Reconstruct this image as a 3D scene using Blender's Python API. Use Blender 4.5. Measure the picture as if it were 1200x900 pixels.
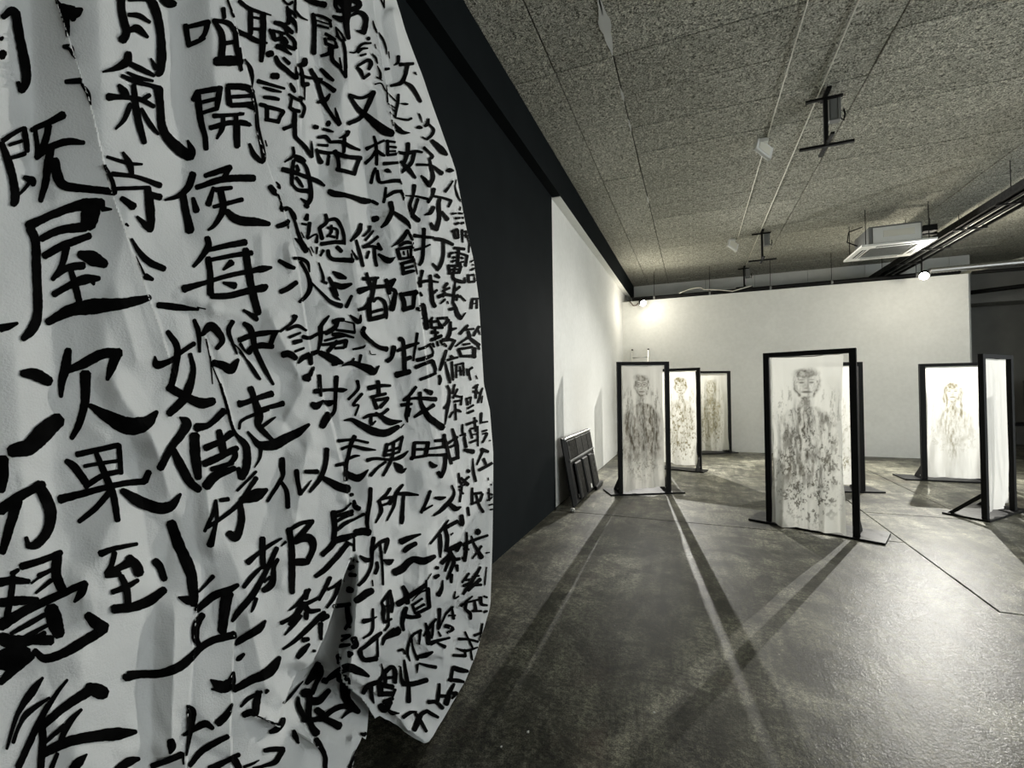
import bpy, bmesh, math, random
import numpy as np
from mathutils import Vector, Matrix
from mathutils.bvhtree import BVHTree

for o in list(bpy.data.objects):
    bpy.data.objects.remove(o, do_unlink=True)
scene = bpy.context.scene
C = scene.collection
random.seed(7)
PI = math.pi

# ------------------------------------------------------------------ camera
CAM_H = 1.55
FPX = 526.0
_v1 = np.array([213., 4., FPX]); _v2 = np.array([-1300., 23., FPX])
_Y = _v1 / np.linalg.norm(_v1)
_X = -_v2; _X = _X - _Y * (_X @ _Y); _X /= np.linalg.norm(_X)
_Z = np.cross(_X, _Y)
if _Z[1] > 0: _Z = -_Z
RW = np.stack([_X, _Y, _Z])            # world = RW @ (right, down, forward)
cam_d = bpy.data.cameras.new('camera')
cam = bpy.data.objects.new('camera', cam_d); C.objects.link(cam)
cam_d.sensor_width = 36.0
cam_d.lens = FPX / 1200.0 * 36.0
cam_d.clip_start = 0.05; cam_d.clip_end = 200
right, down, fwd = RW[:, 0], RW[:, 1], RW[:, 2]
m = Matrix.Identity(4)
for i in range(3):
    m[i][0] = right[i]; m[i][1] = -down[i]; m[i][2] = -fwd[i]
m[2][3] = CAM_H
cam.matrix_world = m
scene.camera = cam

# ------------------------------------------------------------------ world, view, lamps
w = bpy.data.worlds.new('world'); scene.world = w; w.use_nodes = True
w.node_tree.nodes['Background'].inputs[0].default_value = (0.5, 0.53, 0.535, 1)
w.node_tree.nodes['Background'].inputs[1].default_value = 3.7  # bright backdrop, gives soft fill through the added opening in the right wall
vs = scene.view_settings
vs.view_transform = 'Standard'; vs.look = 'None'; vs.gamma = 1.0
vs.use_curve_mapping = False
vs.exposure = 0.75

def spot(name, loc, target, energy, size, blend, radius, col):
    d = bpy.data.lights.new(name, 'SPOT')
    d.energy = energy; d.spot_size = math.radians(size); d.spot_blend = blend
    d.shadow_soft_size = radius; d.color = col
    o = bpy.data.objects.new(name, d); C.objects.link(o)
    o.location = loc
    o.rotation_euler = (Vector(target) - Vector(loc)).to_track_quat('-Z', 'Y').to_euler()
    return o

LAMP_L = (-1.07, 11.60, 3.61)
LAMP_R = (4.15, 11.00, 3.57)
# (lamp position, aim, watts, cone, colour): the two floods in view
LAMPS = [
    ('spot_lamp', LAMP_L, (2.6, 7.0, 0.0), 980, 104, 0.8, 0.018, (1.0, 0.98, 0.92)),
    ('spot_lamp', LAMP_R, (2.5, 7.2, 0.0), 1000, 112, 0.75, 0.018, (1.0, 0.98, 0.91)),
]
for L in LAMPS:
    spot(*L)
# open-faced floods also spill a little light sideways and upwards
for (x, y, z), e in ((LAMP_L, 15), (LAMP_R, 26)):
    d = bpy.data.lights.new('flood_spill', 'POINT'); d.energy = e; d.shadow_soft_size = 0.08; d.color = (1.0, 0.93, 0.77)
    o = bpy.data.objects.new('flood_spill', d); C.objects.link(o); o.location = (x + .15, y - 0.60, z - 0.10)

# ------------------------------------------------------------------ helpers
def mat(name, col, rough=0.8, metal=0.0, spec=0.5):
    mt = bpy.data.materials.new(name); mt.use_nodes = True
    b = mt.node_tree.nodes['Principled BSDF']
    b.inputs['Base Color'].default_value = (*col, 1)
    b.inputs['Roughness'].default_value = rough
    b.inputs['Metallic'].default_value = metal
    b.inputs['Specular IOR Level'].default_value = spec
    return mt

class NT:
    """small node helper"""
    def __init__(s, mt):
        s.t = mt.node_tree; s.b = s.t.nodes['Principled BSDF']
        s.co = s.t.nodes.new('ShaderNodeTexCoord')
        s.out = s.t.nodes['Material Output']
    def n(s, kind, **kw):
        nd = s.t.nodes.new(kind)
        for k, v in kw.items():
            if k.startswith('i_'):
                nd.inputs[k[2:].replace('_', ' ')].default_value = v
            else: setattr(nd, k, v)
        return nd
    def l(s, a, b): s.t.links.new(a, b)
    def mapping(s, scale=(1, 1, 1), rot=(0, 0, 0), src='Object'):
        mp = s.n('ShaderNodeMapping'); mp.inputs['Scale'].default_value = scale; mp.inputs['Rotation'].default_value = rot
        s.l(s.co.outputs[src], mp.inputs[0]); return mp.outputs[0]
    def noise(s, vec, scale, detail=4, rough=0.55, dist=0.0):
        nd = s.n('ShaderNodeTexNoise', i_Scale=scale, i_Detail=detail, i_Roughness=rough, i_Distortion=dist)
        s.l(vec, nd.inputs['Vector']); return nd.outputs['Fac']
    def ramp(s, fac, stops):
        nd = s.n('ShaderNodeValToRGB'); cr = nd.color_ramp
        while len(cr.elements) < len(stops): cr.elements.new(0.5)
        for e, (p, c) in zip(cr.elements, stops):
            e.position = p; e.color = (*c, 1) if len(c) == 3 else c
        s.l(fac, nd.inputs[0]); return nd.outputs['Color']
    def mix(s, fac, a, b, mode='MIX'):
        nd = s.n('ShaderNodeMix', data_type='RGBA', blend_type=mode)
        for sock, v in ((nd.inputs[0], fac), (nd.inputs[6], a), (nd.inputs[7], b)):
            if isinstance(v, (int, float)): sock.default_value = v
            elif isinstance(v, tuple): sock.default_value = (*v, 1)
            else: s.l(v, sock)
        return nd.outputs[2]
    def bump(s, h, strength, dist):
        nd = s.n('ShaderNodeBump', i_Strength=strength, i_Distance=dist)
        s.l(h, nd.inputs['Height']); s.l(nd.outputs[0], s.b.inputs['Normal']); s.l(nd.outputs[0], s.b.inputs['Coat Normal']); return nd

def g3(v): return (v, v, v)

def add_box(bm, lo, hi):
    x0, y0, z0 = lo; x1, y1, z1 = hi
    v = [bm.verts.new(p) for p in ((x0,y0,z0),(x1,y0,z0),(x1,y1,z0),(x0,y1,z0),(x0,y0,z1),(x1,y0,z1),(x1,y1,z1),(x0,y1,z1))]
    for f in ((3,2,1,0),(4,5,6,7),(0,1,5,4),(1,2,6,5),(2,3,7,6),(3,0,4,7)):
        bm.faces.new([v[i] for i in f])
    return v

def add_prism(bm, pts, n, depth):
    """polygon pts (3d, planar) extruded along n by depth"""
    n = Vector(n).normalized() * depth
    a = [bm.verts.new(Vector(p)) for p in pts]; b = [bm.verts.new(Vector(p) + n) for p in pts]
    k = len(pts)
    bm.faces.new(a[::-1]); bm.faces.new(b)
    for i in range(k):
        j = (i + 1) % k
        bm.faces.new((a[i], a[j], b[j], b[i]))

def add_tube(bm, pts, r, seg=8, caps=True):
    pts = [Vector(p) for p in pts]; rings = []
    up = Vector((0, 0, 1))
    for i, p in enumerate(pts):
        t = (pts[min(i + 1, len(pts) - 1)] - pts[max(i - 1, 0)]).normalized()
        a = t.cross(up)
        if a.length < 1e-3: a = t.cross(Vector((1, 0, 0)))
        a.normalize(); b = t.cross(a).normalized()
        rr = r[i] if isinstance(r, (list, tuple)) else r
        rings.append([bm.verts.new(p + (a * math.cos(2*PI*k/seg) + b * math.sin(2*PI*k/seg)) * rr) for k in range(seg)])
    for i in range(len(rings) - 1):
        for k in range(seg):
            k2 = (k + 1) % seg
            bm.faces.new((rings[i][k], rings[i][k2], rings[i+1][k2], rings[i+1][k]))
    if caps:
        bm.faces.new(rings[0][::-1]); bm.faces.new(rings[-1])

def obj(name, bm, mt, parent=None, smooth=False, bevel=0.0):
    bmesh.ops.recalc_face_normals(bm, faces=bm.faces[:])
    if bevel > 0:
        bmesh.ops.bevel(bm, geom=bm.edges[:], offset=bevel, segments=1, affect='EDGES', clamp_overlap=True)
    me = bpy.data.meshes.new(name); bm.to_mesh(me); bm.free()
    for mm in (mt if isinstance(mt, (list, tuple)) else [mt]): me.materials.append(mm)
    if smooth: me.polygons.foreach_set('use_smooth', [True] * len(me.polygons))
    o = bpy.data.objects.new(name, me); C.objects.link(o)
    if parent: o.parent = parent
    return o

def box(name, lo, hi, mt, parent=None, bevel=0.0):
    bm = bmesh.new(); add_box(bm, lo, hi); return obj(name, bm, mt, parent, bevel=bevel)

def tube(name, pts, r, mt, parent=None, seg=8):
    bm = bmesh.new(); add_tube(bm, pts, r, seg); return obj(name, bm, mt, parent, smooth=True)

def struct(o): o['kind'] = 'structure'; return o
def tag(o, label, cat, group=None):
    o['label'] = label; o['category'] = cat
    if group: o['group'] = group
    return o
def thing(name, label, cat, loc=(0, 0, 0), rotz=0, group=None):
    o = bpy.data.objects.new(name, None); C.objects.link(o)
    o.location = loc; o.rotation_euler = (0, 0, rotz); o.empty_display_size = 0.1
    return tag(o, label, cat, group)

# smooth numpy value noise (2 inputs)
def _hash(ix, iy, seed):
    h = (ix.astype(np.int64) * 374761393 + iy.astype(np.int64) * 668265263 + seed * 974634121) & 0x7fffffff
    h = ((h ^ (h >> 13)) * 1274126177) & 0x7fffffff
    return ((h ^ (h >> 16)) & 0xffff) / 65535.0
def vnoise(x, y, seed=0):
    ix = np.floor(x); iy = np.floor(y); fx = x - ix; fy = y - iy
    fx = fx*fx*fx*(fx*(fx*6-15)+10); fy = fy*fy*fy*(fy*(fy*6-15)+10)
    a = _hash(ix, iy, seed); b = _hash(ix+1, iy, seed); c = _hash(ix, iy+1, seed); d = _hash(ix+1, iy+1, seed)
    return (a*(1-fx)+b*fx)*(1-fy)+(c*(1-fx)+d*fx)*fy
def fbm(x, y, oct=4, seed=0, gain=0.5):
    s = 0; amp = 1; tot = 0
    for k in range(oct):
        s = s + amp * vnoise(x * 2**k + 17.3*k, y * 2**k - 9.1*k, seed + k); tot += amp; amp *= gain
    return s / tot
def sstep(a, b, x):
    t = np.clip((x - a) / (b - a), 0, 1); return t*t*(3-2*t)

# ------------------------------------------------------------------ pixel -> place
def ray(px, py): return RW @ np.array([px - 600.0, py - 450.0, FPX])
def project(P):
    """world points (n,3) -> pixel arrays"""
    q = (P - np.array([0, 0, CAM_H])) @ RW
    return 600 + FPX * q[..., 0] / q[..., 2], 450 + FPX * q[..., 1] / q[..., 2], q[..., 2]

# ------------------------------------------------------------------ materials
def m_wall_white():
    mt = mat('white wall paint', (0.80, 0.80, 0.76), 0.75, spec=0.25); k = NT(mt)
    v = k.mapping((1, 1, 1))
    n1 = k.noise(v, 1.3, 5); n2 = k.noise(v, 14, 3)
    c = k.ramp(n1, [(0.3, (0.74, 0.74, 0.70)), (0.7, (0.83, 0.83, 0.79))])
    c = k.mix(0.25, c, k.ramp(n2, [(0.35, g3(0.70)), (0.65, g3(0.86))]))
    k.l(c, k.b.inputs['Base Color']); k.bump(n2, 0.15, 0.01); return mt
def m_wall_dark():
    mt = mat('charcoal wall paint', (0.018, 0.022, 0.024), 0.85, spec=0.04); k = NT(mt)
    v = k.mapping(); n = k.noise(v, 3, 4)
    k.l(k.ramp(n, [(0.3, (0.0068, 0.0088, 0.0098)), (0.7, (0.0090, 0.0114, 0.0126))]), k.b.inputs['Base Color'])
    k.bump(k.noise(v, 60, 2), 0.1, 0.004); return mt
def m_floor():
    mt = mat('worn concrete floor', (0.2, 0.2, 0.17), 0.5, spec=0.16); k = NT(mt)
    k.b.inputs['Coat Weight'].default_value = 0.19; k.b.inputs['Coat Roughness'].default_value = 0.19
    v = k.mapping(src='Object')
    big = k.noise(v, 0.5, 6, 0.62, 0.7); mid = k.noise(v, 2.6, 7, 0.68, 1.2); fine = k.noise(v, 38, 4, 0.7)
    grit = k.noise(v, 150, 2, 0.6)
    vs_ = k.mapping((1.0, 0.16, 1), (0, 0, math.radians(-30))); streak = k.noise(vs_, 7, 6, 0.65, 0.7)
    c = k.ramp(big, [(0.38, (0.054, 0.052, 0.037)), (0.50, (0.102, 0.099, 0.075)), (0.62, (0.175, 0.170, 0.134))])
    c = k.mix(0.95, c, k.ramp(mid, [(0.38, g3(0.20)), (0.50, g3(0.50)), (0.62, g3(0.82))]), 'OVERLAY')
    c = k.mix(0.75, c, k.ramp(streak, [(0.38, g3(0.26)), (0.62, g3(0.72))]), 'OVERLAY')
    c = k.mix(0.9, c, k.ramp(fine, [(0.40, g3(0.18)), (0.60, g3(0.80))]), 'OVERLAY')
    c = k.mix(0.75, c, k.ramp(grit, [(0.38, g3(0.16)), (0.62, g3(0.86))]), 'OVERLAY')
    red = k.noise(v, 1.6, 4, 0.55, 1.2)
    c = k.mix(k.ramp(red, [(0.58, g3(0)), (0.78, g3(0.22))]), c, (0.17, 0.10, 0.085))
    stain = k.noise(k.mapping((1, 1.7, 1), (0, 0, .5)), 1.1, 8, 0.72, 1.6)
    c = k.mix(k.ramp(stain, [(0.53, g3(0)), (0.57, g3(0.6)), (0.8, g3(0.75))]), c, (0.038, 0.037, 0.028))
    vor = k.n('ShaderNodeTexVoronoi', i_Scale=3.1); k.l(v, vor.inputs['Vector'])
    c = k.mix(k.ramp(vor.outputs['Distance'], [(0.010, g3(0.8)), (0.024, g3(0))]), c, (0.50, 0.49, 0.44))
    pit = k.n('ShaderNodeTexVoronoi', i_Scale=9.0); k.l(v, pit.inputs['Vector'])
    c = k.mix(k.ramp(pit.outputs['Distance'], [(0.05, g3(0.85)), (0.11, g3(0))]), c, (0.016, 0.015, 0.012))
    k.l(c, k.b.inputs['Base Color'])
    r = k.ramp(fine, [(0.38, g3(0.45)), (0.62, g3(0.65))]); k.l(r, k.b.inputs['Roughness'])
    h = k.mix(0.5, k.noise(k.mapping((1, .35, 1), (0, 0, -.5)), 22, 5, 0.7), k.noise(v, 60, 4, 0.7)); k.bump(h, 0.37, 0.012)
    return mt
def m_woodwool():
    mt = mat('wood wool ceiling board', (0.2, 0.2, 0.17), 0.95, spec=0.1); k = NT(mt)
    oi = k.n('ShaderNodeObjectInfo')
    v = k.mapping()
    f1 = k.noise(v, 34, 3, 0.75, 2.2); f2 = k.noise(v, 90, 2, 0.7, 1.2); big = k.noise(v, 0.9, 4)
    c = k.ramp(f1, [(0.385, (0.055, 0.054, 0.044)), (0.50, (0.44, 0.435, 0.37)), (0.615, (0.95, 0.94, 0.83))])
    c = k.mix(0.5, c, k.ramp(f2, [(0.3, g3(0.22)), (0.7, g3(0.76))]), 'OVERLAY')
    c = k.mix(0.5, c, k.ramp(big, [(0.3, g3(0.36)), (0.7, g3(0.62))]), 'OVERLAY')
    c = k.mix(1.0, c, k.ramp(oi.outputs['Random'], [(0, g3(0.82)), (1, g3(1.0))]), 'MULTIPLY')
    k.l(c, k.b.inputs['Base Color']); k.bump(f1, 0.9, 0.012); return mt
def m_concrete(name, c0, c1):
    mt = mat(name, c0, 0.85, spec=0.2); k = NT(mt); v = k.mapping()
    n = k.noise(v, 2.2, 5); k.l(k.ramp(n, [(0.3, c0), (0.7, c1)]), k.b.inputs['Base Color'])
    k.bump(k.noise(v, 30, 3), 0.25, 0.006); return mt
def m_metal(name, c, rough, metal=1.0):
    mt = mat(name, c, rough, metal, 0.2 if max(c) < .02 else 0.5); k = NT(mt); v = k.mapping()
    n = k.noise(v, 25, 3); k.l(k.ramp(n, [(0.3, g3(rough*0.8)), (0.7, g3(min(1, rough*1.25)))]), k.b.inputs['Roughness']); return mt
def m_frame():
    mt = mat('black stained timber', (0.006, 0.006, 0.006), 0.6, spec=0.2); k = NT(mt)
    v = k.mapping((1, 1, 0.08)); n = k.noise(v, 60, 4)
    k.l(k.ramp(n, [(0.3, g3(0.005)), (0.7, g3(0.009))]), k.b.inputs['Base Color']); return mt
def m_plate():
    mt = mat('black base plate', (0.006, 0.006, 0.0065), 0.45, spec=0.22); k = NT(mt); v = k.mapping()
    k.l(k.ramp(k.noise(v, 12, 4), [(0.3, g3(0.3)), (0.7, g3(0.5))]), k.b.inputs['Roughness']); return mt
def m_fabric():
    mt = mat('white cotton sheet', (0.8, 0.8, 0.79), 0.9, spec=0.12); k = NT(mt); v = k.mapping()
    n = k.noise(v, 5, 5); k.l(k.ramp(n, [(0.3, (0.63, 0.645, 0.645)), (0.7, (0.71, 0.72, 0.715))]), k.b.inputs['Base Color'])
    h = k.mix(0.35, k.noise(v, 11, 5, 0.6, 1.5), k.noise(v, 240, 2)); k.bump(h, 0.22, 0.02)
    tr = k.n('ShaderNodeBsdfTranslucent'); tr.inputs[0].default_value = (0.78, 0.78, 0.74, 1)
    mx = k.n('ShaderNodeMixShader'); mx.inputs[0].default_value = 0.12
    k.l(k.b.outputs[0], mx.inputs[1]); k.l(tr.outputs[0], mx.inputs[2]); k.l(mx.outputs[0], k.out.inputs[0]); return mt
def m_ink():
    mt = mat('black brush ink', (0.004, 0.004, 0.005), 0.9, spec=0.02); k = NT(mt); v = k.mapping()
    k.l(k.ramp(k.noise(v, 30, 4), [(0.35, g3(0.0015)), (0.75, g3(0.0045))]), k.b.inputs['Base Color']); return mt
def m_banner():
    """thin muslin: the painted figure comes from the colour attribute, light passes through"""
    mt = mat('painted muslin', (0.8, 0.8, 0.76), 0.95, spec=0.05); k = NT(mt)
    at = k.n('ShaderNodeVertexColor'); at.layer_name = 'paint'
    k.l(at.outputs[0], k.b.inputs['Base Color'])
    tr = k.n('ShaderNodeBsdfTranslucent'); k.l(at.outputs[0], tr.inputs[0])
    mx = k.n('ShaderNodeMixShader'); mx.inputs[0].default_value = 0.45
    k.l(k.b.outputs[0], mx.inputs[1]); k.l(tr.outputs[0], mx.inputs[2])
    tp = k.n('ShaderNodeBsdfTransparent'); m2 = k.n('ShaderNodeMixShader'); m2.inputs[0].default_value = 0.10
    k.l(mx.outputs[0], m2.inputs[1]); k.l(tp.outputs[0], m2.inputs[2]); k.l(m2.outputs[0], k.out.inputs[0])
    v = k.mapping(); k.bump(k.noise(v, 7, 4, 0.6, 1.0), 0.15, 0.01); return mt
def m_emit(name, col, s):
    mt = mat(name, col); k = NT(mt)
    k.b.inputs['Emission Color'].default_value = (*col, 1); k.b.inputs['Emission Strength'].default_value = s; return mt

M = dict(white=m_wall_white(), dark=m_wall_dark(), floor=m_floor(), wool=m_woodwool(),
         conc=m_concrete('grey concrete', (0.66, 0.67, 0.64), (0.78, 0.79, 0.76)),
         far=m_concrete('dark grey wall paint', (0.26, 0.26, 0.25), (0.32, 0.32, 0.305)),
         seam=mat('dark joint', (0.03, 0.03, 0.025), 0.95), frame=m_frame(), plate=m_plate(),
         fabric=m_fabric(), ink=m_ink(), banner=m_banner(),
         blackmetal=m_metal('black painted metal', (0.005, 0.005, 0.005), 0.6, 0.0),
         alu=m_metal('brushed aluminium', (0.62, 0.62, 0.60), 0.35), galv=m_metal('galvanised steel', (0.5, 0.5, 0.49), 0.4),
         greymetal=m_metal('grey painted metal', (0.17, 0.175, 0.17), 0.5, 0.0),
         offwhite=m_metal('off white plastic', (0.82, 0.82, 0.78), 0.5, 0.0),
         acgrey=m_metal('grey filter mesh', (0.26, 0.26, 0.24), 0.7, 0.0),
         plastic=m_metal('black moulded plastic', (0.006, 0.006, 0.0057), 0.5, 0.0),
         pvc=m_metal('cream conduit', (0.78, 0.76, 0.66), 0.6, 0.0),
         lens=m_emit('lit lamp glass', (1.0, 0.96, 0.84), 60.0))
# ------------------------------------------------------------------ room shell
XW, XR, Y0, YB, YP, ZC = -1.70, 9.0, -3.2, 13.5, 11.95, 4.52
fl = struct(box('floor', (XW - 0.3, Y0 - 0.2, -0.25), (XR + 0.2, 16.2, -0.014), M['seam']))
G = 0.007
def slab(pts_):
    bm = bmesh.new(); cx = sum(p[0] for p in pts_) / len(pts_); cy = sum(p[1] for p in pts_) / len(pts_)
    add_prism(bm, [(x, y, -.2) for x, y in pts_], (0, 0, 1), .2 + random.uniform(-.001, 0))
    obj('slab', bm, M['floor'], fl, bevel=.003)
def rect(x0, x1, y0, y1): return [(x0 + G, y0 + G), (x1 - G, y0 + G), (x1 - G, y1 - G), (x0 + G, y1 - G)]
slab([(XW, Y0), (6.2 - G, Y0), (6.2 - G, 4.08 - G), (1.9 + G, 4.08 - G), (1.9 - G, 4.08 - G), (1.9 - G, 5.55 - G), (XW, 5.55 - G)])
for r_ in ((XW, 1.9, 5.55, 9.9), (XW, 1.9, 9.9, 16.0), (1.9, 6.2, 4.08, 6.72), (1.9, 2.92, 6.72, 10.4), (1.9, 2.92, 10.4, 16.0),
           (2.92, 6.2, 6.72, 11.4), (2.92, 6.2, 11.4, 16.0), (6.2, XR, Y0, 4.08), (6.2, XR, 4.08, 9.9), (6.2, XR, 9.9, 16.0)):
    slab(rect(*r_))

ce = struct(box('ceiling', (XW - 0.3, Y0 - 0.2, ZC + 0.02), (XR + 0.2, 16.2, ZC + 0.25), M['seam']))
panel_mesh = {}
def ceiling_panel(x0, x1, y0, y1):
    g = 0.005
    key = (round(x1 - x0, 2), round(y1 - y0, 2))
    if key not in panel_mesh:
        bm = bmesh.new(); add_box(bm, (g, g, 0), (x1 - x0 - g, y1 - y0 - g, 0.05))
        o = obj('panel', bm, M['wool'], ce, bevel=0.004); panel_mesh[key] = o.data
    else:
        o = bpy.data.objects.new('panel', panel_mesh[key]); C.objects.link(o); o.parent = ce
    o.location = (x0 + random.uniform(-.002, .002), y0, ZC + random.uniform(-0.004, 0.004))
for col in ((XW, -1.16), (-1.16, -0.62)):
    y = 4.05 - 2.4 * 3
    while y < YB:
        ceiling_panel(col[0], col[1], y, min(y + 2.4, 16.1)); y += 2.4
for ci, col in enumerate(((-0.62, 1.60), (1.60, 3.82), (3.82, 6.04), (6.04, 9.0))):
    y = 4.05 - 0.6 * 12 + (0.3 if ci in (2,) else 0)
    while y < 16.0:
        ceiling_panel(col[0], col[1], y, min(y + 0.6, 16.1)); y += 0.6
# pale plaster runs smeared over a ceiling joint
bm = bmesh.new()
for (ya, yb, wd) in ((2.6, 3.55, .018), (3.35, 4.02, .05), (4.5, 4.72, .02), (5.05, 5.3, .014), (7.2, 7.5, .015)):
    n = 10; L = []; R_ = []
    for i in range(n + 1):
        t = i / n; yy = ya + (yb - ya) * t; ww = wd * math.sin(PI * min(max(t, .06), .94)) * random.uniform(.55, 1.1)
        L.append(bm.verts.new((-0.62 - ww, yy, ZC - 0.0045))); R_.append(bm.verts.new((-0.62 + ww * .9, yy, ZC - 0.0045)))
    for i in range(n): bm.faces.new((L[i], R_[i], R_[i+1], L[i+1]))
po = obj('plaster_smear', bm, M['conc'], ce); po['kind'] = 'stuff'

wl = struct(box('wall_left', (XW - 0.2, 5.64, 0), (XW, 16.0, ZC), M['white']))
struct(box('wall_left_dark', (XW - 0.2, Y0, 0), (XW + 0.012, 5.64, ZC), M['dark']))
tr = struct(box('trim_1', (XW + 0.013, Y0, 4.075), (-1.574, YB - .01, ZC - 0.006), M['dark']))
box('soffit', (XW + 0.002, 5.66, 4.066), (-1.579, YB - .02, 4.0745), M['white'], tr)
struct(box('wall_back', (XW, YP, 0), (5.22, YP + 0.14, 3.80), M['white']))
wr = struct(box('wall_rear', (XW, YB, 0), (5.92, YB + 0.2, ZC), M['seam']))
for k, (xa, xb) in enumerate(((XW, 0.35), (0.35, 1.55), (1.55, 2.75), (2.75, 3.95), (3.95, 5.55), (5.55, 5.92))):
    box('concrete_block', (xa + .004, YB - 0.03, 0), (xb - .004, YB - 0.002, ZC - .006), M['conc'], wr)
struct(box('wall_far', (5.92, 15.4, 0), (XR, 15.6, ZC), M['far']))
struct(box('wall_return', (5.85, YB + 0.2, 0), (5.92, 15.4, ZC), M['far']))
bm = bmesh.new()
for lo, hi in (((XR, Y0, 0), (XR + .2, 15.6, .3)), ((XR, Y0, 4.25), (XR + .2, 15.6, ZC)), ((XR, 9.0, .3), (XR + .2, 15.6, 4.25))): add_box(bm, lo, hi)
struct(obj('wall_right', bm, M['far']))
wn = struct(box('added_window_1', (XR + .06, Y0, .3), (XR + .14, 9.0, .36), M['blackmetal']))  # window row added out of view to let ambient fill light in
for i in range(9): box('added_mullion', (XR + .06, Y0 + i * 1.5, .36), (XR + .14, Y0 + i * 1.5 + .06, 4.25), M['blackmetal'], wn)
struct(box('wall_front', (XW, Y0 - 0.2, 0), (XR, Y0, ZC), M['far']))
# dropped dark beam and pale sill in the unlit bay to the right
struct(box('trim_2', (5.93, 14.6, 3.55), (XR - .01, 15.35, ZC - .006), M['far']))
struct(box('trim_3', (5.93, 15.2, 3.38), (6.5, 15.39, 3.50), M['conc']))

# ------------------------------------------------------------------ services under the ceiling
def tree(root, parts): return root
# cable tray running to the back
t = thing('cable_tray', 'black ladder cable tray hung under the ceiling, running past the air conditioner', 'cable tray', (4.15, 0, 4.10))
for s in (-1, 1):
    box('rail', (s * .20 - .012, 4.6, -0.05), (s * .20 + .012, 13.2, 0.06), M['blackmetal'], t)
box('pan', (-.188, 4.6, -.012), (.188, 13.2, -.004), M['blackmetal'], t)
for k, (xx, zz, rr, mm) in enumerate(((-.15, .02, .020, 'blackmetal'), (-.08, .02, .022, 'blackmetal'), (.06, .022, .024, 'blackmetal'), (.15, .02, .02, 'blackmetal'),
                                      (-.10, -.035, .018, 'blackmetal'), (-.03, -.028, .010, 'galv'), (.05, -.034, .020, 'blackmetal'), (.13, -.028, .009, 'galv'))):
    pts = [(xx + .010 * math.sin(y * 1.3 + k), y, zz + .003 * math.sin(y * 2 + k)) for y in np.linspace(4.6, 13.1, 24)]
    tube('cable', pts, rr, M[mm], t, 6)
for y in np.arange(5.0, 13.0, 1.1): box('crossbar', (-.21, y, -.075), (.21, y + .03, -.057), M['blackmetal'], t)
for y in (5.8, 8.0, 10.2, 12.4):
    for s in (-1, 1): tube('hanger_rod', [(s * .2, y, .05), (s * .2, y, ZC - 4.10)], .005, M['blackmetal'], t, 6)

# pipe along the top of the partition
t = thing('service_pipe', 'long black pipe running along the top edge of the white partition wall', 'pipe', (0, 11.99, 3.86))
tube('pipe_run', [(-1.45, 0, 0), (0.2, 0, -.01), (2.2, .0, .0), (4.2, 0, .0), (5.1, -.02, .0)], .05, M['blackmetal'], t, 10)
for x in (-.9, .4, 1.7, 2.9, 4.4): 
    bm = bmesh.new(); add_tube(bm, [(x - .02, 0, 0), (x + .02, 0, 0)], .06, 10); obj('clamp', bm, M['greymetal'], t)
    tube('hanger_rod', [(x, 0, .05), (x, 0, ZC - 3.86)], .006, M['blackmetal'], t, 6)
c = tag(tube('cable', [(-.3 + .9*s, 11.92, 3.90 + .10 * math.sin(PI * s) * (1 if s < .62 else .4)) for s in np.linspace(0, 1, 12)] + [(.9, 11.92, 3.84), (1.3, 11.92, 3.93)], .011, M['pvc'], None, 6),
        'thin pale cable looping along the black pipe above the partition', 'cable')
# corrugated duct on the right
pts = []; rad = []
for i, x in enumerate(np.linspace(4.55, 8.6, 150)):
    pts.append((x, 11.86 + .02 * math.sin(x), 3.90 + .03 * (x - 4.5) * .4)); rad.append(.062 if i % 2 else .05)
bm = bmesh.new(); add_tube(bm, pts, rad, 10)
tag(obj('corrugated_duct', bm, M['galv'], None, smooth=True), 'silver corrugated duct crossing beyond the right end of the white partition', 'duct')
tag(tube('pipe', [(5.26, 11.90, 3.80), (6.2, 11.93, 3.80), (8.6, 11.93, 3.86)], .035, M['blackmetal'], None, 8), 'dark pipe under the silver corrugated duct', 'pipe')
tag(tube('pipe', [(5.3, 13.0, 3.95), (6.3, 12.6, 4.12), (8.0, 12.0, 4.40)], .035, M['pvc'], None, 8), 'pale slanting pipe above the silver corrugated duct', 'pipe')
tag(tube('pipe', [(5.95, 13.6, 3.66), (7.2, 13.5, 3.74), (8.8, 13.4, 3.86)], .05, M['blackmetal'], None, 8), 'thick black pipe in the unlit bay on the right', 'pipe')

# surface conduits on the ceiling
def conduit(x, y0, y1, r, label):
    t = thing('conduit', label, 'conduit', (x, 0, ZC - r - .006))
    tube('tube', [(0, y0, 0), (0, y1, 0)], r, M['pvc'], t, 6)
    y = y0 + .4
    while y < y1:
        box('clip', (-r*1.7, y - .008, -r*1.2), (r*1.7, y + .008, r), M['pvc'], t); y += 1.1
conduit(0.86, -1.0, 9.95, .006, 'thin pale conduit on the ceiling feeding the two white ceiling boxes')
conduit(1.222, -1.0, 12.15, .0075, 'thin pale conduit on the ceiling feeding the black cross hangers')

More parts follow.
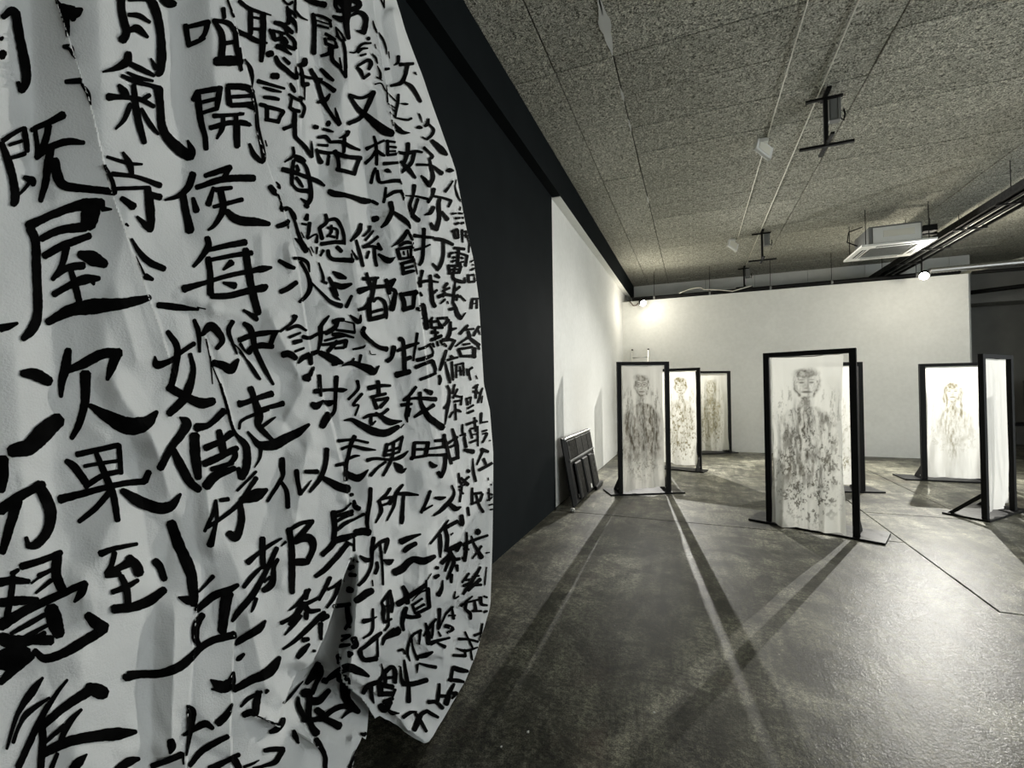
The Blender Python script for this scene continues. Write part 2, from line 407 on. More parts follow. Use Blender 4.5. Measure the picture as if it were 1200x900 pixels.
def cross_hanger(x, y, label, drop, s):
    t = thing('cross_hanger', label, 'hanger', (x, y, ZC - .006), 0, 'black cross hangers on the ceiling')
    box('top_bar', (-.17*s, -.015, -.05), (.15*s, .015, -.025), M['blackmetal'], t)
    box('top_bar', (-.02, -.16, -.028), (.02, .10, -.004), M['blackmetal'], t)
    box('rod', (-.018, -.018, -drop), (.018, .018, -.02), M['blackmetal'], t)
    box('bottom_bar', (-.235*s, -.016, -drop - .012), (.235*s, .016, -drop + .014), M['blackmetal'], t)
    box('bottom_bar', (-.016, -.24*s, -drop - .006), (.016, .24*s, -drop + .018), M['blackmetal'], t)
    bx = box('box', (.035, .0, -.27), (.135, .09, -.05), M['greymetal'], t, bevel=.006)
    box('lid', (.042, -.006, -.26), (.10, -.0005, -.06), M['greymetal'], bx)
    box('rib', (.108, -.010, -.265), (.116, -.0005, -.055), M['acgrey'], bx)
    tube('cable', [(.136, .03, -.25), (.16, .03, -.28), (.17, .02, -.22), (.16, .02, -.17)], .008, M['blackmetal'], t, 6)
cross_hanger(1.29, 5.42, 'largest black cross hanger with grey box on the ceiling, nearest the viewer', .52, 1.0)
cross_hanger(1.255, 9.73, 'middle black cross hanger with grey box, above the white partition', .55, 1.0)
cross_hanger(1.20, 12.45, 'smallest black cross hanger, farthest back near the pipe', .50, .8)

def ceiling_box(x, y, label, s):
    t = thing('ceiling_box', label, 'light', (x, y, ZC - .008), 0, 'white ceiling boxes')
    bs = box('base', (-.05, -.05, -.045), (.05, .05, 0), M['offwhite'], t, bevel=.004)
    bm = bmesh.new(); add_box(bm, (-.115, -.02, -.095), (.115, .02, .095))
    p = obj('panel', bm, M['offwhite'], t, bevel=.006)
    p.location = (0.0, 0.0, -.115); p.rotation_euler = (math.radians(-12), math.radians(27), math.radians(38))
    bm = bmesh.new(); add_box(bm, (-.085, -.026, -.065), (.085, -.0205, .065))
    q = obj('diffuser', bm, M['pvc'], p, bevel=.003)
    for sx in (-1, 1):
        box('end_cap', (sx*.115 - .006, -.024, -.097), (sx*.115 + .006, .024, .097), M['offwhite'], p)
ceiling_box(.82, 6.10, 'tilted white box lamp on the ceiling, nearer the viewer', 1)
ceiling_box(.77, 10.0, 'tilted white box lamp on the ceiling, farther back', 1)

# ceiling cassette
t = thing('air_conditioner', 'white four-way ceiling cassette air conditioner hung beside the cable tray', 'air conditioner', (3.16, 9.70, 3.88))
W2 = .50
bd = box('body', (-.36, -.36, .045), (.36, .36, .36), M['greymetal'], t, bevel=.01)
box('side_cover', (-.30, -.368, .07), (.34, -.3605, .33), M['offwhite'], bd)
box('access_panel', (-.16, -.374, .16), (.26, -.3685, .27), M['pvc'], bd, bevel=.002)
bm = bmesh.new()
r0, r1 = .33, W2
ring = lambda r, z: [bm.verts.new((sx * r, sy * r, z)) for sx, sy in ((-1,-1),(1,-1),(1,1),(-1,1))]
A, B, Cc, D = ring(r1, .0), ring(r1, .03), ring(r0, .03), ring(r0, -.004)
for P, Q in ((A, B), (B, Cc), (Cc, D), (D, A)):
    for i in range(4): bm.faces.new((P[i], P[(i+1) % 4], Q[(i+1) % 4], Q[i]))
obj('fascia', bm, M['offwhite'], t)
g = box('grille', (-.285, -.285, .004), (.285, .285, .02), M['acgrey'], t)
for i in range(11): box('bar', (-.28, -.27 + i * .054 - .003, -.003), (.28, -.27 + i * .054 + .003, .004), M['greymetal'], g)
for k in range(4):
    bm = bmesh.new(); add_box(bm, (-.27, -.425, -.0045), (.27, -.365, .002))
    o = obj('air_slot', bm, M['blackmetal'], t); o.rotation_euler = (0, 0, k * PI / 2)
    bm = bmesh.new(); add_box(bm, (-.26, -.399, -.009), (.26, -.391, -.0047))
    q = obj('louvre', bm, M['offwhite'], o)
for sx in (-1, 1):
    for sy in (-1, 1): tube('hanger_rod', [(sx * .42, sy * .42, .03), (sx * .42, sy * .42, ZC - 3.88)], .006, M['blackmetal'], t, 6)
tube('refrigerant_pipe', [(.36, .0, .22), (.55, .05, .25), (.72, .1, .25)], .03, M['blackmetal'], t, 8)
box('junction_box', (.40, -.30, .20), (.58, -.16, .30), M['blackmetal'], t)
tube('hose', [(-.36, .2, .2), (-.5, .25, .3), (-.46, .3, .5), (-.2, .5, .62)], .012, M['blackmetal'], t, 6)

# floodlights in view
def floodlight(loc, target, label, arm_to):
    t = thing('floodlight', label, 'spotlight', loc, 0, 'lit floodlights on the partition')
    q = (Vector(target) - Vector(loc)).to_track_quat('-Z', 'Y').to_euler()
    bm = bmesh.new()
    prof = [(0.052, .15), (.062, .14), (.066, .06), (.082, .03), (.084, .012)]
    rings = [[bm.verts.new((r * math.cos(2*PI*k/20), r * math.sin(2*PI*k/20), z)) for k in range(20)] for r, z in prof]
    for a, b in zip(rings[:-1], rings[1:]):
        for k in range(20): bm.faces.new((a[k], a[(k+1) % 20], b[(k+1) % 20], b[k]))
    bm.faces.new(rings[0])
    h = obj('housing', bm, M['blackmetal'], t, smooth=True); h.rotation_euler = q
    bm = bmesh.new(); bmesh.ops.create_uvsphere(bm, u_segments=20, v_segments=10, radius=.072)
    for v_ in bm.verts: v_.co.z *= .75
    l = obj('lens', bm, M['lens'], t); l.rotation_euler = q; l.location = Vector((0, 0, .02)); l.location.rotate(q)
    for i in range(6):
        a = 2 * PI * i / 6
        bm = bmesh.new(); add_box(bm, (.060, -.003, .07), (.078, .003, .135)); f = obj('fin', bm, M['blackmetal'], h); f.rotation_euler = (0, 0, a)
    tube('arm', [(0, 0.06, .05), (0, 0.1, .12), tuple(Vector(arm_to) - Vector(loc))], .012, M['blackmetal'], t, 6)
floodlight(tuple(Vector(LAMP_L) - (Vector(LAMPS[0][2]) - Vector(LAMP_L)).normalized() * .12), LAMPS[0][2], 'small lit floodlight at the top left corner of the white partition', (-1.07, 11.93, 3.86))
floodlight(tuple(Vector(LAMP_R) - (Vector(LAMPS[1][2]) - Vector(LAMP_R)).normalized() * .12), LAMPS[1][2], 'glaring floodlight hung under the cable tray at the right', (4.15, 11.06, 4.05))
tag(tube('cable', [(-1.50, 11.9, 3.80), (-1.40, 11.8, 3.66), (-1.32, 11.78, 3.66), (-1.27, 11.78, 3.72)], .014, mat('brown cable', (.12, .07, .05), .6), None, 6), 'brown cable behind the floodlight in the left corner', 'cable')
# ------------------------------------------------------------------ frames with painted muslin
def frame(pl, pr, h, label, back=1, plate=(-.17, .17, .34), s=.06, brace=False):
    """pl, pr: left and right post feet in plan as seen from the viewer; back=1 plate behind, -1 in front"""
    pl = Vector((*pl, 0)); pr = Vector((*pr, 0)); d = pr - pl; W = d.length
    ang = math.atan2(d.y, d.x)
    t = thing('display_frame', label, 'frame', pl, ang, 'black standing frames')
    b = back; tb = .05
    for x in (0, W):
        box('post', (x - s/2, -.024, .022), (x + s/2, .024, h), M['frame'], t, bevel=.002)
    box('top_bar', (s/2, -.024, h - tb), (W - s/2, .024, h), M['frame'], t, bevel=.002)
    y0, y1 = (-s/2 - .02, plate[2]) if b > 0 else (-plate[2], s/2 + .02)
    box('base_plate', (plate[0], y0, 0), (W + plate[1], y1, .022), M['plate'], t, bevel=.002)
    for x in (0, W):
        bm = bmesh.new()
        if brace:
            add_prism(bm, [(x - .02, b * s/2, .30), (x - .02, b * (s/2 + .29), .022), (x - .02, b * (s/2 + .24), .022), (x - .02, b * s/2, .245)], (1, 0, 0), .04)
            obj('brace', bm, M['frame'], t); continue
        add_prism(bm, [(x - .011, b * s/2, .022), (x - .011, b * (s/2 + .26), .022), (x - .011, b * (s/2 + .24), .05), (x - .011, b * s/2, .27)], (1, 0, 0), .022)
        g = obj('gusset', bm, M['frame'], t)
        bm = bmesh.new(); add_tube(bm, [(x - .018, b * .08, .07), (x + .018, b * .08, .07)], .012, 8); obj('bolt', bm, M['galv'], g)
    return t, W, ang

def smudge(u, v, cx, cy, rx, ry, soft=.35):
    d = np.sqrt(((u - cx) / rx) ** 2 + ((v - cy) / ry) ** 2)
    return 1 - sstep(1 - soft, 1 + soft, d)
def ringm(u, v, cx, cy, rx, ry, wd):
    d = np.sqrt(((u - cx) / rx) ** 2 + ((v - cy) / ry) ** 2)
    return np.exp(-((d - 1) / wd) ** 2)

def paint(u, v, st, seed):
    """darkness of the brushed figure; u across, v height, both in metres"""
    hu, hv = st['head']; hs = st.get('hs', 1.25)
    jx = (fbm(u*11, v*11, 3, seed) - .5) * .05; jy = (fbm(u*11+40, v*11, 3, seed+5) - .5) * .05
    U = u + jx; V = v + jy
    rough = fbm(u*36, v*22, 5, seed+11, .62); fine = fbm(u*90, v*60, 3, seed+21)
    streak = fbm(u*38, v*7.5, 5, seed+31, .62); slow = fbm(u*7, v*5, 3, seed+41)
    tex = np.clip((rough - .36) / .30, 0, 1); ftex = np.clip((fine - .30) / .40, 0, 1); stex = np.clip((streak - .36) / .28, 0, 1)
    D = np.zeros_like(u)
    def add(m): np.maximum(D, m, out=D)
    rx, ry = .085*hs, .120*hs
    add(ringm(U, V, hu, hv, rx, ry, .15) * (.25 + .75*tex) * st.get('line', .9))
    add(smudge(U, V, hu, hv, rx, ry, .2) * .38 * (.3 + .9*tex))
    hair = smudge(U, V, hu, hv + ry*.78, rx*.98, ry*.36, .40) * (.50 + .55*tex)
    for s in (-1, 1): hair = np.maximum(hair, smudge(U, V, hu + s*rx*.86, hv + ry*.35, rx*.22, ry*.45, .5) * (.2 + .8*tex))
    if st.get('long'):
        for s in (-1, 1):
            hair = np.maximum(hair, smudge(U, V, hu + s*rx*1.0, hv - ry*.55, rx*.36, ry*1.35, .5) * (.15 + .85*stex))
    add(hair * st.get('hair', .8))
    for s in (-1, 1):
        ex, ey = hu + s*rx*.40, hv + ry*.12
        add(smudge(u, v, ex, ey, rx*.24, ry*.08, .5) * .9 * st.get('line', .9))
        add(smudge(u, v, ex, ey + ry*.2, rx*.32, ry*.055, .6) * .7 * st.get('line', .9))
        if st.get('glasses'): add(ringm(u, v, ex, ey, rx*.40, ry*.20, .22) * .8)
        add(smudge(U, V, hu + s*rx*1.06, hv - ry*.05, rx*.16, ry*.28, .5) * .6 * tex)
        add(smudge(U, V, hu + s*rx*.60, hv - ry*.35, rx*.22, ry*.28, .6) * .35 * tex)
    add(smudge(u, v, hu + rx*.10, hv - ry*.14, rx*.10, ry*.28, .6) * .6 * st.get('line', .9))
    add(smudge(u, v, hu, hv - ry*.30, rx*.26, ry*.07, .6) * .65 * st.get('line', .9))
    add(smudge(u, v, hu, hv - ry*.56, rx*.48, ry*.09, .5) * .9 * st.get('line', .9))
    add(smudge(u, v, hu, hv - ry*.80, rx*.40, ry*.07, .6) * .45 * tex)
    # neck, collar
    add(smudge(U, V, hu, hv - ry*1.25, rx*.60, ry*.42, .5) * .70 * (.2 + .8*tex))
    sh = hv - ry*1.70
    for s in (-1, 1):
        add(np.exp(-(((U - hu) - s*(hv - ry*1.1 - V) * .42) / .012) ** 2) * sstep(hv - ry*2.6, hv - ry*2.2, V) * sstep(hv - ry*.95, hv - ry*1.15, V) * .6)
    # body: shoulders, then a wedge narrowing down, washed and blotted
    half = st.get('half', .30) * np.clip((sh - V + .02) / .18, 0, 1) ** .5
    low = st.get('low', .35)
    half = half * (1 - st.get('taper', .25) * sstep(sh - .45, low, v))
    body = sstep(half + .05, half - .06, np.abs(U - hu)) * (V < sh + .02) * sstep(low - .12, low + .35, v + (slow - .5) * .35)
    add(body * st.get('fill', .12) * (.55 + .9 * (slow - .3)) * (.75 + .5 * (tex - .5)))
    add(body * st.get('wash', .5) * np.clip(.10 + .95*stex, 0, 1) * np.clip(.35 + 1.1*slow, 0, 1))
    add(body * st.get('blot', .8) * sstep(.45, .85, tex*.55 + ftex*.25 + stex*.35 - .1))
    core = smudge(U, V, hu - .02, sh - .38, .10, .42, .6)
    add(core * np.clip(.15 + .85*stex + .3*(tex - .5), 0, 1) * st.get('core', .6))
    # dabs lower down, dry streaks beside the head, foot marks
    lowm = smudge(U, V, hu, (sh + low) / 2 - .15, .31, (sh - low) * .55, .3)
    add(lowm * st.get('speck', .7) * sstep(.62, .86, tex*.6 + ftex*.25 + slow*.25))
    add(st.get('side', .4) * sstep(.62, .95, stex*.8 + ftex*.25) * smudge(U, V, hu, sh - .02, .33, .28, .3) * sstep(.11, .17, np.abs(u - hu)))
    for s in (-1, 1):
        add(smudge(U, V, hu + s*.13, st.get('feet', .42), .09, .10, .5) * sstep(.45, .75, ftex*.5 + tex*.5) * st.get('footmark', .8))
    return np.clip(D, 0, 1)

def banner(fr, W, h, label, st, seed, nu=90, nv=220, low=.05, wid=None, x0=None, fold=.02):
    """muslin hung from the top bar, a little narrower than the opening, bottom loose"""
    wid = wid or W - .06 - .03
    x0 = x0 if x0 is not None else (W - wid) / 2
    U, Vv = np.meshgrid(np.linspace(0, 1, nu), np.linspace(0, 1, nv))
    top = h - .043
    scal = .010 * np.sin(U * PI) ** 2 + .006 * np.abs(np.sin(U * PI * 2.5))
    zt = top - scal
    hem = low + st.get('sag', .03) * (np.abs(U - .45) * 1.6) + st.get('slope', 0) * U + .012 * np.sin(U * 7 + seed)
    z = hem + (zt - hem) * Vv
    s = (1 - Vv)
    pin = (1 - .045 * np.sin(PI * np.clip(Vv, 0, 1)) * st.get('waist', 1.0))
    x = x0 + wid * (.5 + (U - .5) * pin) + .006 * (fbm(U*3, Vv*6, 2, seed) - .5) * 4
    diag = U * 3.4 + (Vv - .5) * .5
    y = -.0 + fold * s ** .6 * (np.sin(diag * 6.3 + fbm(U*2, Vv*2, 2, seed+3) * 5) * .6 + (fbm(U*7, Vv*2.2, 3, seed+8) - .5) * 2.2)
    y += .014 * np.exp(-((U - .93) / .05) ** 2) * s + .012 * np.exp(-((U - .07) / .05) ** 2) * s
    y += fold * 1.2 * np.maximum(0, .25 - Vv) / .25 * np.sin(U * 11 + seed)
    y = y - st.get('front', 0) * (1 - Vv) ** 3
    P = np.stack([x, y, z], -1).reshape(-1, 3)
    idx = np.arange(nu * nv).reshape(nv, nu)
    F = np.stack([idx[:-1, :-1], idx[:-1, 1:], idx[1:, 1:], idx[1:, :-1]], -1).reshape(-1, 4)
    me = bpy.data.meshes.new('painted_cloth'); me.from_pydata(P.tolist(), [], F.tolist())
    u = (U - .5) * wid; v = z
    D = paint(u, v, st, seed)
    base = np.array(st.get('base', (.80, .80, .76))); ink = np.array(st['ink'])
    tint = fbm(U*3, Vv*5, 4, seed+50)[..., None]
    col = base * (.93 + .08 * tint)
    col = col * (1 - D[..., None]) + ink * D[..., None]
    ca = me.color_attributes.new('paint', 'FLOAT_COLOR', 'POINT')
    ca.data.foreach_set('color', np.concatenate([col, np.ones((nv, nu, 1))], -1).astype(np.float32).ravel())
    me.materials.append(M['banner']); me.polygons.foreach_set('use_smooth', [True] * len(me.polygons))
    o = bpy.data.objects.new('painted_cloth', me); C.objects.link(o)
    o.location = fr.location; o.rotation_euler = fr.rotation_euler
    tag(o, label, 'painting', 'painted cloths hung in the frames')
    # the stitched top sleeve and the loose hem are pieces of the cloth
    bm = bmesh.new(); pts = [(x[-1, i], y[-1, i], z[-1, i] - .004) for i in range(0, nu, 6)]
    add_tube(bm, pts, .007, 6); sl = obj('sleeve', bm, M['sleeve'], o, smooth=True)
    return o

M['sleeve'] = mat('muslin hem', (.76, .76, .72), .95, spec=.05)
BR = (.050, .044, .030)
OL = (.16, .135, .055)
# nearest, middle
f, W, a = frame((.773, 5.829), (1.500, 5.515), 1.93, 'largest black standing frame, in the middle of the room nearest the viewer', 1, (-.21, .23, .40))
banner(f, W, 1.93, 'white cloth painted with a grey-brown man, largest and nearest of the painted cloths',
       dict(head=(.01, 1.57), ink=BR, half=.27, wash=.80, blot=.9, core=1.0, speck=.9, side=.55, low=.30, taper=.1, feet=.38, sag=.015, slope=-.005, front=.085, fill=.36, base=(.74, .74, .69)), 3, 120, 270, .028, .675, .036, .03)
# behind it, mostly hidden
f, W, a = frame((1.535, 7.760), (2.240, 7.945), 1.89, 'black standing frame mostly hidden behind the largest frame', 1, (-.12, .28, .34))
banner(f, W, 1.89, 'white cloth seen as a thin strip behind the largest painted cloth',
       dict(head=(.0, 1.50), ink=OL, wash=.2, blot=.5, core=.3, speck=.4), 12, 60, 140, .10)
# by the left wall
f, W, a = frame((-1.010, 6.655), (-.365, 6.985), 1.935, 'black standing frame beside the left wall, in front of the ladder', 1, (-.16, .23, .36))
banner(f, W, 1.935, 'translucent greyish cloth painted with a dark smudged figure, hung beside the left wall',
       dict(head=(-.02, 1.58), ink=(.085, .074, .054), fill=.85, half=.285, wash=1.0, blot=.7, core=1.0, speck=.6, low=.42, taper=.0, glasses=True, hair=.8, side=.6, footmark=.5, base=(.60, .59, .545), sag=.01, slope=.05), 23, 110, 250, .05, .625, .042, .022)
# behind it
f, W, a = frame((-.660, 9.31), (.085, 9.10), 1.92, 'black standing frame directly behind the left front frame', -1, (-.10, .13, .26))
banner(f, W, 1.92, 'white cloth painted with a speckled olive-brown figure, partly hidden by the left frame',
       dict(head=(.05, 1.58), ink=(.17, .140, .055), fill=.30, half=.24, wash=.6, blot=.85, core=.3, speck=.9, low=.35, hair=1.1, base=(.80, .79, .73)), 31, 90, 210, .07, fold=.03)
# farthest
f, W, a = frame((.05, 11.25), (.765, 11.66), 1.925, 'black standing frame farthest back, against the white partition', 1, (-.10, .18, .22))
banner(f, W, 1.925, 'cream cloth painted with a pale olive figure, farthest back near the partition',
       dict(head=(-.04, 1.55), ink=(.26, .215, .070), fill=.35, half=.24, wash=.7, blot=.85, core=.3, speck=.7, low=.35, long=True, hair=.6, base=(.90, .88, .79)), 43, 80, 190, .06, fold=.03)
# right
f, W, a = frame((3.43, 9.236), (4.20, 9.27), 1.885, 'black standing frame at the right whose cloth shows a long-haired woman', 1, (-.27, .15, .40), .075)
banner(f, W, 1.885, 'bright white cloth painted with a long-haired woman in pale ochre',
       dict(head=(.0, 1.42), ink=(.21, .18, .10), fill=.45, half=.23, wash=.95, blot=.5, core=.75, speck=.30, side=.25, low=.62, taper=.5, long=True, hair=.95, footmark=0, base=(.80, .80, .77), hs=1.15), 55, 100, 220, .05, fold=.016)
# turned frame at the right edge
f, W, a = frame((3.035, 6.725), (3.545, 7.290), 1.89, 'black standing frame turned side-on at the right edge', 1, (-.06, .22, .36), .066, True)
banner(f, W, 1.89, 'blank bright white cloth in the side-on frame at the right edge',
       dict(head=(.0, 1.5), ink=(.76, .76, .73), wash=.05, blot=.0, core=0, speck=.12, side=.0, footmark=0, base=(.82, .82, .80), sag=.05, waist=1.8, slope=.03), 61, 70, 200, .06, .60, .06, .012)

# ------------------------------------------------------------------ big television turned to the wall
t = thing('television', 'large black television leaning against the white wall with its back showing', 'television', (-1.43, 6.52, 0.0), 0)
# local: y along the wall, x towards the room, z up; leaning back towards the wall
lean = math.radians(10)
def tv(name, lo, hi, mt, parent=t, bevel=.004):
    bm = bmesh.new(); add_box(bm, lo, hi)
    return obj(name, bm, mt, parent, bevel=bevel)
t.rotation_euler = (0, -lean, 0)
sc = tv('bezel', (-.055, -.80, 0), (-.035, .80, .92), M['plastic'])
bm = bmesh.new()
o_ = [(-.035, -.79, .01), (-.035, .79, .01), (-.035, .79, .91), (-.035, -.79, .91)]
i_ = [(.0, -.74, .05), (.0, .74, .05), (.0, .74, .885), (.0, -.74, .885)]
va = [bm.verts.new(p) for p in o_]; vb = [bm.verts.new(p) for p in i_]
for k in range(4): bm.faces.new((va[k], va[(k+1) % 4], vb[(k+1) % 4], vb[k]))
bm.faces.new(vb); obj('back_shell', bm, M['plastic'], t)
tv('top_strip', (-.02, -.77, .888), (.004, .77, .912), M['alu'])
tv('ridge', (.0, -.74, .585), (.016, .74, .612), M['greymetal'])
for ya, yb in ((-.72, -.29), (-.27, .06), (.08, .40), (.42, .72)): tv('vent_panel', (.0005, ya, .63), (.008, yb, .87), M['plastic'])
for ya, yb in ((-.62, -.30), (-.20, .10), (.20, .40)):
    r = tv('rib', (.0005, ya, .07), (.045, yb, .56), M['plastic'], bevel=.015)
    tv('groove', (.0455, ya + .05, .10), (.048, ya + .08, .53), M['seam'], r, 0)
tv('port_panel', (.0005, .48, .20), (.02, .66, .52), M['plastic'])
for z in (.24, .33, .42): tv('port', (.0205, .52, z), (.026, .60, z + .05), M['seam'], bevel=0)
for y, z in ((-.66, .80), (.60, .56), (-.66, .10)): tv('screw_boss', (.0085, y, z), (.02, y + .05, z + .05), M['seam'], bevel=.01)
tv('foot_bracket', (.002, .30, .0), (.05, .78, .055), M['plastic'], bevel=.01)
tv('label_sticker', (.0465, -.02, .10), (.0485, .03, .16), M['offwhite'], bevel=0)

# ------------------------------------------------------------------ ladder behind the left frame
t = thing('ladder', 'aluminium ladder leaning on the partition behind the left frame', 'ladder', (-1.255, 10.75, 0))
lt = Vector((0, 1.14, 2.52))
for s in (-1, 1):
    bm = bmesh.new()
    for (x0, x1, d0, d1) in ((s*.20 - .014, s*.20 + .014, -.035, .035),):
        v = []
        for base, off in ((Vector((0, 0, .03)), 0), (lt, 1)):
            for dx, dy in ((x0, d0), (x1, d0), (x1, d1), (x0, d1)): v.append(bm.verts.new((base.x + dx, base.y + dy, base.z)))
        for f_ in ((3,2,1,0),(4,5,6,7),(0,1,5,4),(1,2,6,5),(2,3,7,6),(3,0,4,7)): bm.faces.new([v[i] for i in f_])
    obj('rail', bm, M['alu'], t)
    box('rail_cap', (s*.20 - .02, lt.y - .04, lt.z), (s*.20 + .02, lt.y + .04, lt.z + .03), M['blackmetal'], t)
    box('rubber_foot', (s*.20 - .025, -.05, 0), (s*.20 + .025, .05, .04), M['blackmetal'], t)
for i in range(9):
    p = lt * ((i + .6) / 9.3)
    bm = bmesh.new(); add_tube(bm, [(-.186, p.y, p.z), (.186, p.y, p.z)], .014, 8); obj('rung', bm, M['alu'], t, smooth=True)
box('stabiliser_bar', (-.42, -.03, .041), (.42, .03, .075), M['alu'], t)

# ------------------------------------------------------------------ odds and ends
bm = bmesh.new(); bmesh.ops.create_icosphere(bm, subdivisions=2, radius=.035)
for v in bm.verts: v.co = v.co * random.uniform(.6, 1.25); v.co.z = max(v.co.z * .7, -.02) + .02
o = tag(obj('crumpled_paper', bm, M['offwhite']), 'crumpled white scrap on the floor at the foot of the television', 'paper')
o.location = (-1.44, 5.55, .001)
for k, (x, y, r, lab) in enumerate(((-.72, 1.92, .008, 'white plaster fleck on the floor right of the big draped sheet'), (-.80, 1.80, .006, 'smaller white plaster fleck on the floor by the hem of the big draped sheet'), (-.2, 2.25, .007, 'pale plaster fleck on the open floor in front'))):
    bm = bmesh.new(); bmesh.ops.create_icosphere(bm, subdivisions=1, radius=r)
    for v in bm.verts: v.co *= random.uniform(.6, 1.2); v.co.z = v.co.z * .5
    o = tag(obj('plaster_fleck', bm, M['offwhite']), lab, 'debris'); o.location = (x, y, r * .35)
# things in the unlit bay on the right
t = thing('cabinet', 'pale grey locker standing in the unlit bay at the right edge', 'cabinet', (7.75, 14.6, 0))
cb = box('body', (-.3, -.25, .62), (.35, .25, 1.62), M['greymetal'], t, bevel=.01)
box('door', (-.28, -.27, .64), (.33, -.251, 1.60), M['acgrey'], cb)
tt = thing('bench', 'dark low bench in the unlit bay at the right edge', 'bench', (7.6, 14.6, 0))
box('seat', (-.9, -.3, .54), (.9, .3, .60), M['blackmetal'], tt)
for sx in (-.85, .8):
    for sy in (-.28, .23): box('leg', (sx, sy, 0), (sx + .05, sy + .05, .54), M['blackmetal'], tt)
# ------------------------------------------------------------------ the great draped sheet
TH_PX = lambda px: math.degrees(math.atan2(-ray(px, 450)[0], ray(px, 450)[1]))   # angle to the left of the room's long axis
KR, WR, XC = 0.15, 9.0, -1.10
def plan_dist(th): return -XC / np.sin(np.radians(np.clip(th, 8, 172)))
SIL = [(441,-30),(455,0),(468,20),(480,60),(500,110),(520,165),(535,205),(545,260),(555,305),(561,350),(564,400),(567,450),(574,480),(578,530),(578,580),(577,640),(575,700)]
sz, sth = [], []
for px, py in SIL:
    d = ray(px, py); th = math.degrees(math.atan2(-d[0], d[1])); D = plan_dist(th) * (1 + KR)
    sz.append(CAM_H + d[2] / math.hypot(d[0], d[1]) * D); sth.append(th)
sz = sz[::-1]; sth = sth[::-1]
sz = [-1.0] + sz + [4.6]; sth = [sth[0]] + sth + [sth[-1] + 8]
def th_sil(z): return np.interp(z, sz, sth)
HEM = [(300,1010),(395,985),(404,960),(412,905),(417,880),(424,866),(429,868),(434,846),(445,841),(470,853),(485,862),(497,866),(508,857),(520,842),(545,800),(560,762),(570,728),(577,700),(590,640)]
hth, hz = [], []
for px, py in HEM:
    d = ray(px, py); th = math.degrees(math.atan2(-d[0], d[1])); D = plan_dist(th)
    q = th - th_sil(.2); D *= 1 + KR * (1 - math.sqrt(max(0, 1 - max(0, 1 - q / WR) ** 2)))
    hth.append(th); hz.append(max(.012, CAM_H + d[2] / math.hypot(d[0], d[1]) * D))
hth = [150, 80] + hth; hz = [.012, .012] + hz
def hem_z(th): return np.interp(-th, [-t for t in hth], hz)
ZTOP = 4.51

# columns: q = 0 at the outline; negative columns turn round behind it
TL = 118.0
nq = 520
s = np.linspace(0, 1, nq)
NR = 520
tt_ = np.linspace(0, 1, NR)
def th_of(sv, z):
    ts = th_sil(z)
    lo = ts + (72.5 - ts) * np.clip(sv / .9, 0, 1)
    return np.where(sv <= .9, lo, 72.5 + (TL - 72.5) * (sv - .9) / .1)
zh = np.full(nq, .2)
for _ in range(8): zh = hem_z(th_of(s, zh))
Zg = zh[None, :] + (ZTOP - zh[None, :]) * tt_[:, None]
Sg = np.repeat(s[None, :], NR, 0)
TH = th_of(Sg, Zg)
q = TH - th_sil(Zg)
D = plan_dist(TH) * (1 + KR * (1 - np.sqrt(np.clip(1 - np.clip(1 - q / WR, 0, 1) ** 2, 0, 1))))
def pts(TH, D, Z): return np.stack([-D * np.sin(np.radians(TH)), D * np.cos(np.radians(TH)), Z], -1)
P = pts(TH, D, Zg)
PX, PY, DEP = project(P)
ok = DEP > .2
PX = np.where(ok, PX, -900); PY = np.where(ok, PY, 450)

# pleats: (polyline in the photograph, height, fall-off left, fall-off right, drop right)
PLEATS = [
    ([(62,-260),(66,0),(84,60),(104,120),(130,225),(152,285),(190,390),(205,440)], .020, 26, 55, .045),
    ([(262,-220),(268,0),(283,60),(296,110),(302,160),(322,218),(334,250),(347,300),(357,370),(367,432),(390,500),(405,560),(411,640)], .028, 34, 26, .060),
    ([(343,-80),(347,30),(349,90),(352,140)], .012, 14, 12, .03),
    ([(432,-40),(440,30),(450,90),(461,150),(471,220),(481,262),(488,330),(497,400),(502,450)], .050, 20, 16, .075),
    ([(233,688),(227,760),(221,830),(218,910)], .018, 40, 22, .040),
    ([(276,728),(272,790),(270,850),(272,910)], .016, 22, 22, .040),
    ([(240,392),(254,432),(266,470),(280,520)], .006, 14, 10, .012),
    ([(520,100),(528,160),(533,230)], .02, 12, 10, .03),
    ([(520,350),(520,420),(518,480),(525,540),(545,600)], .03, 14, 14, .03),
    ([(545,600),(538,660),(532,720),(520,760)], .03, 14, 16, .04),
]
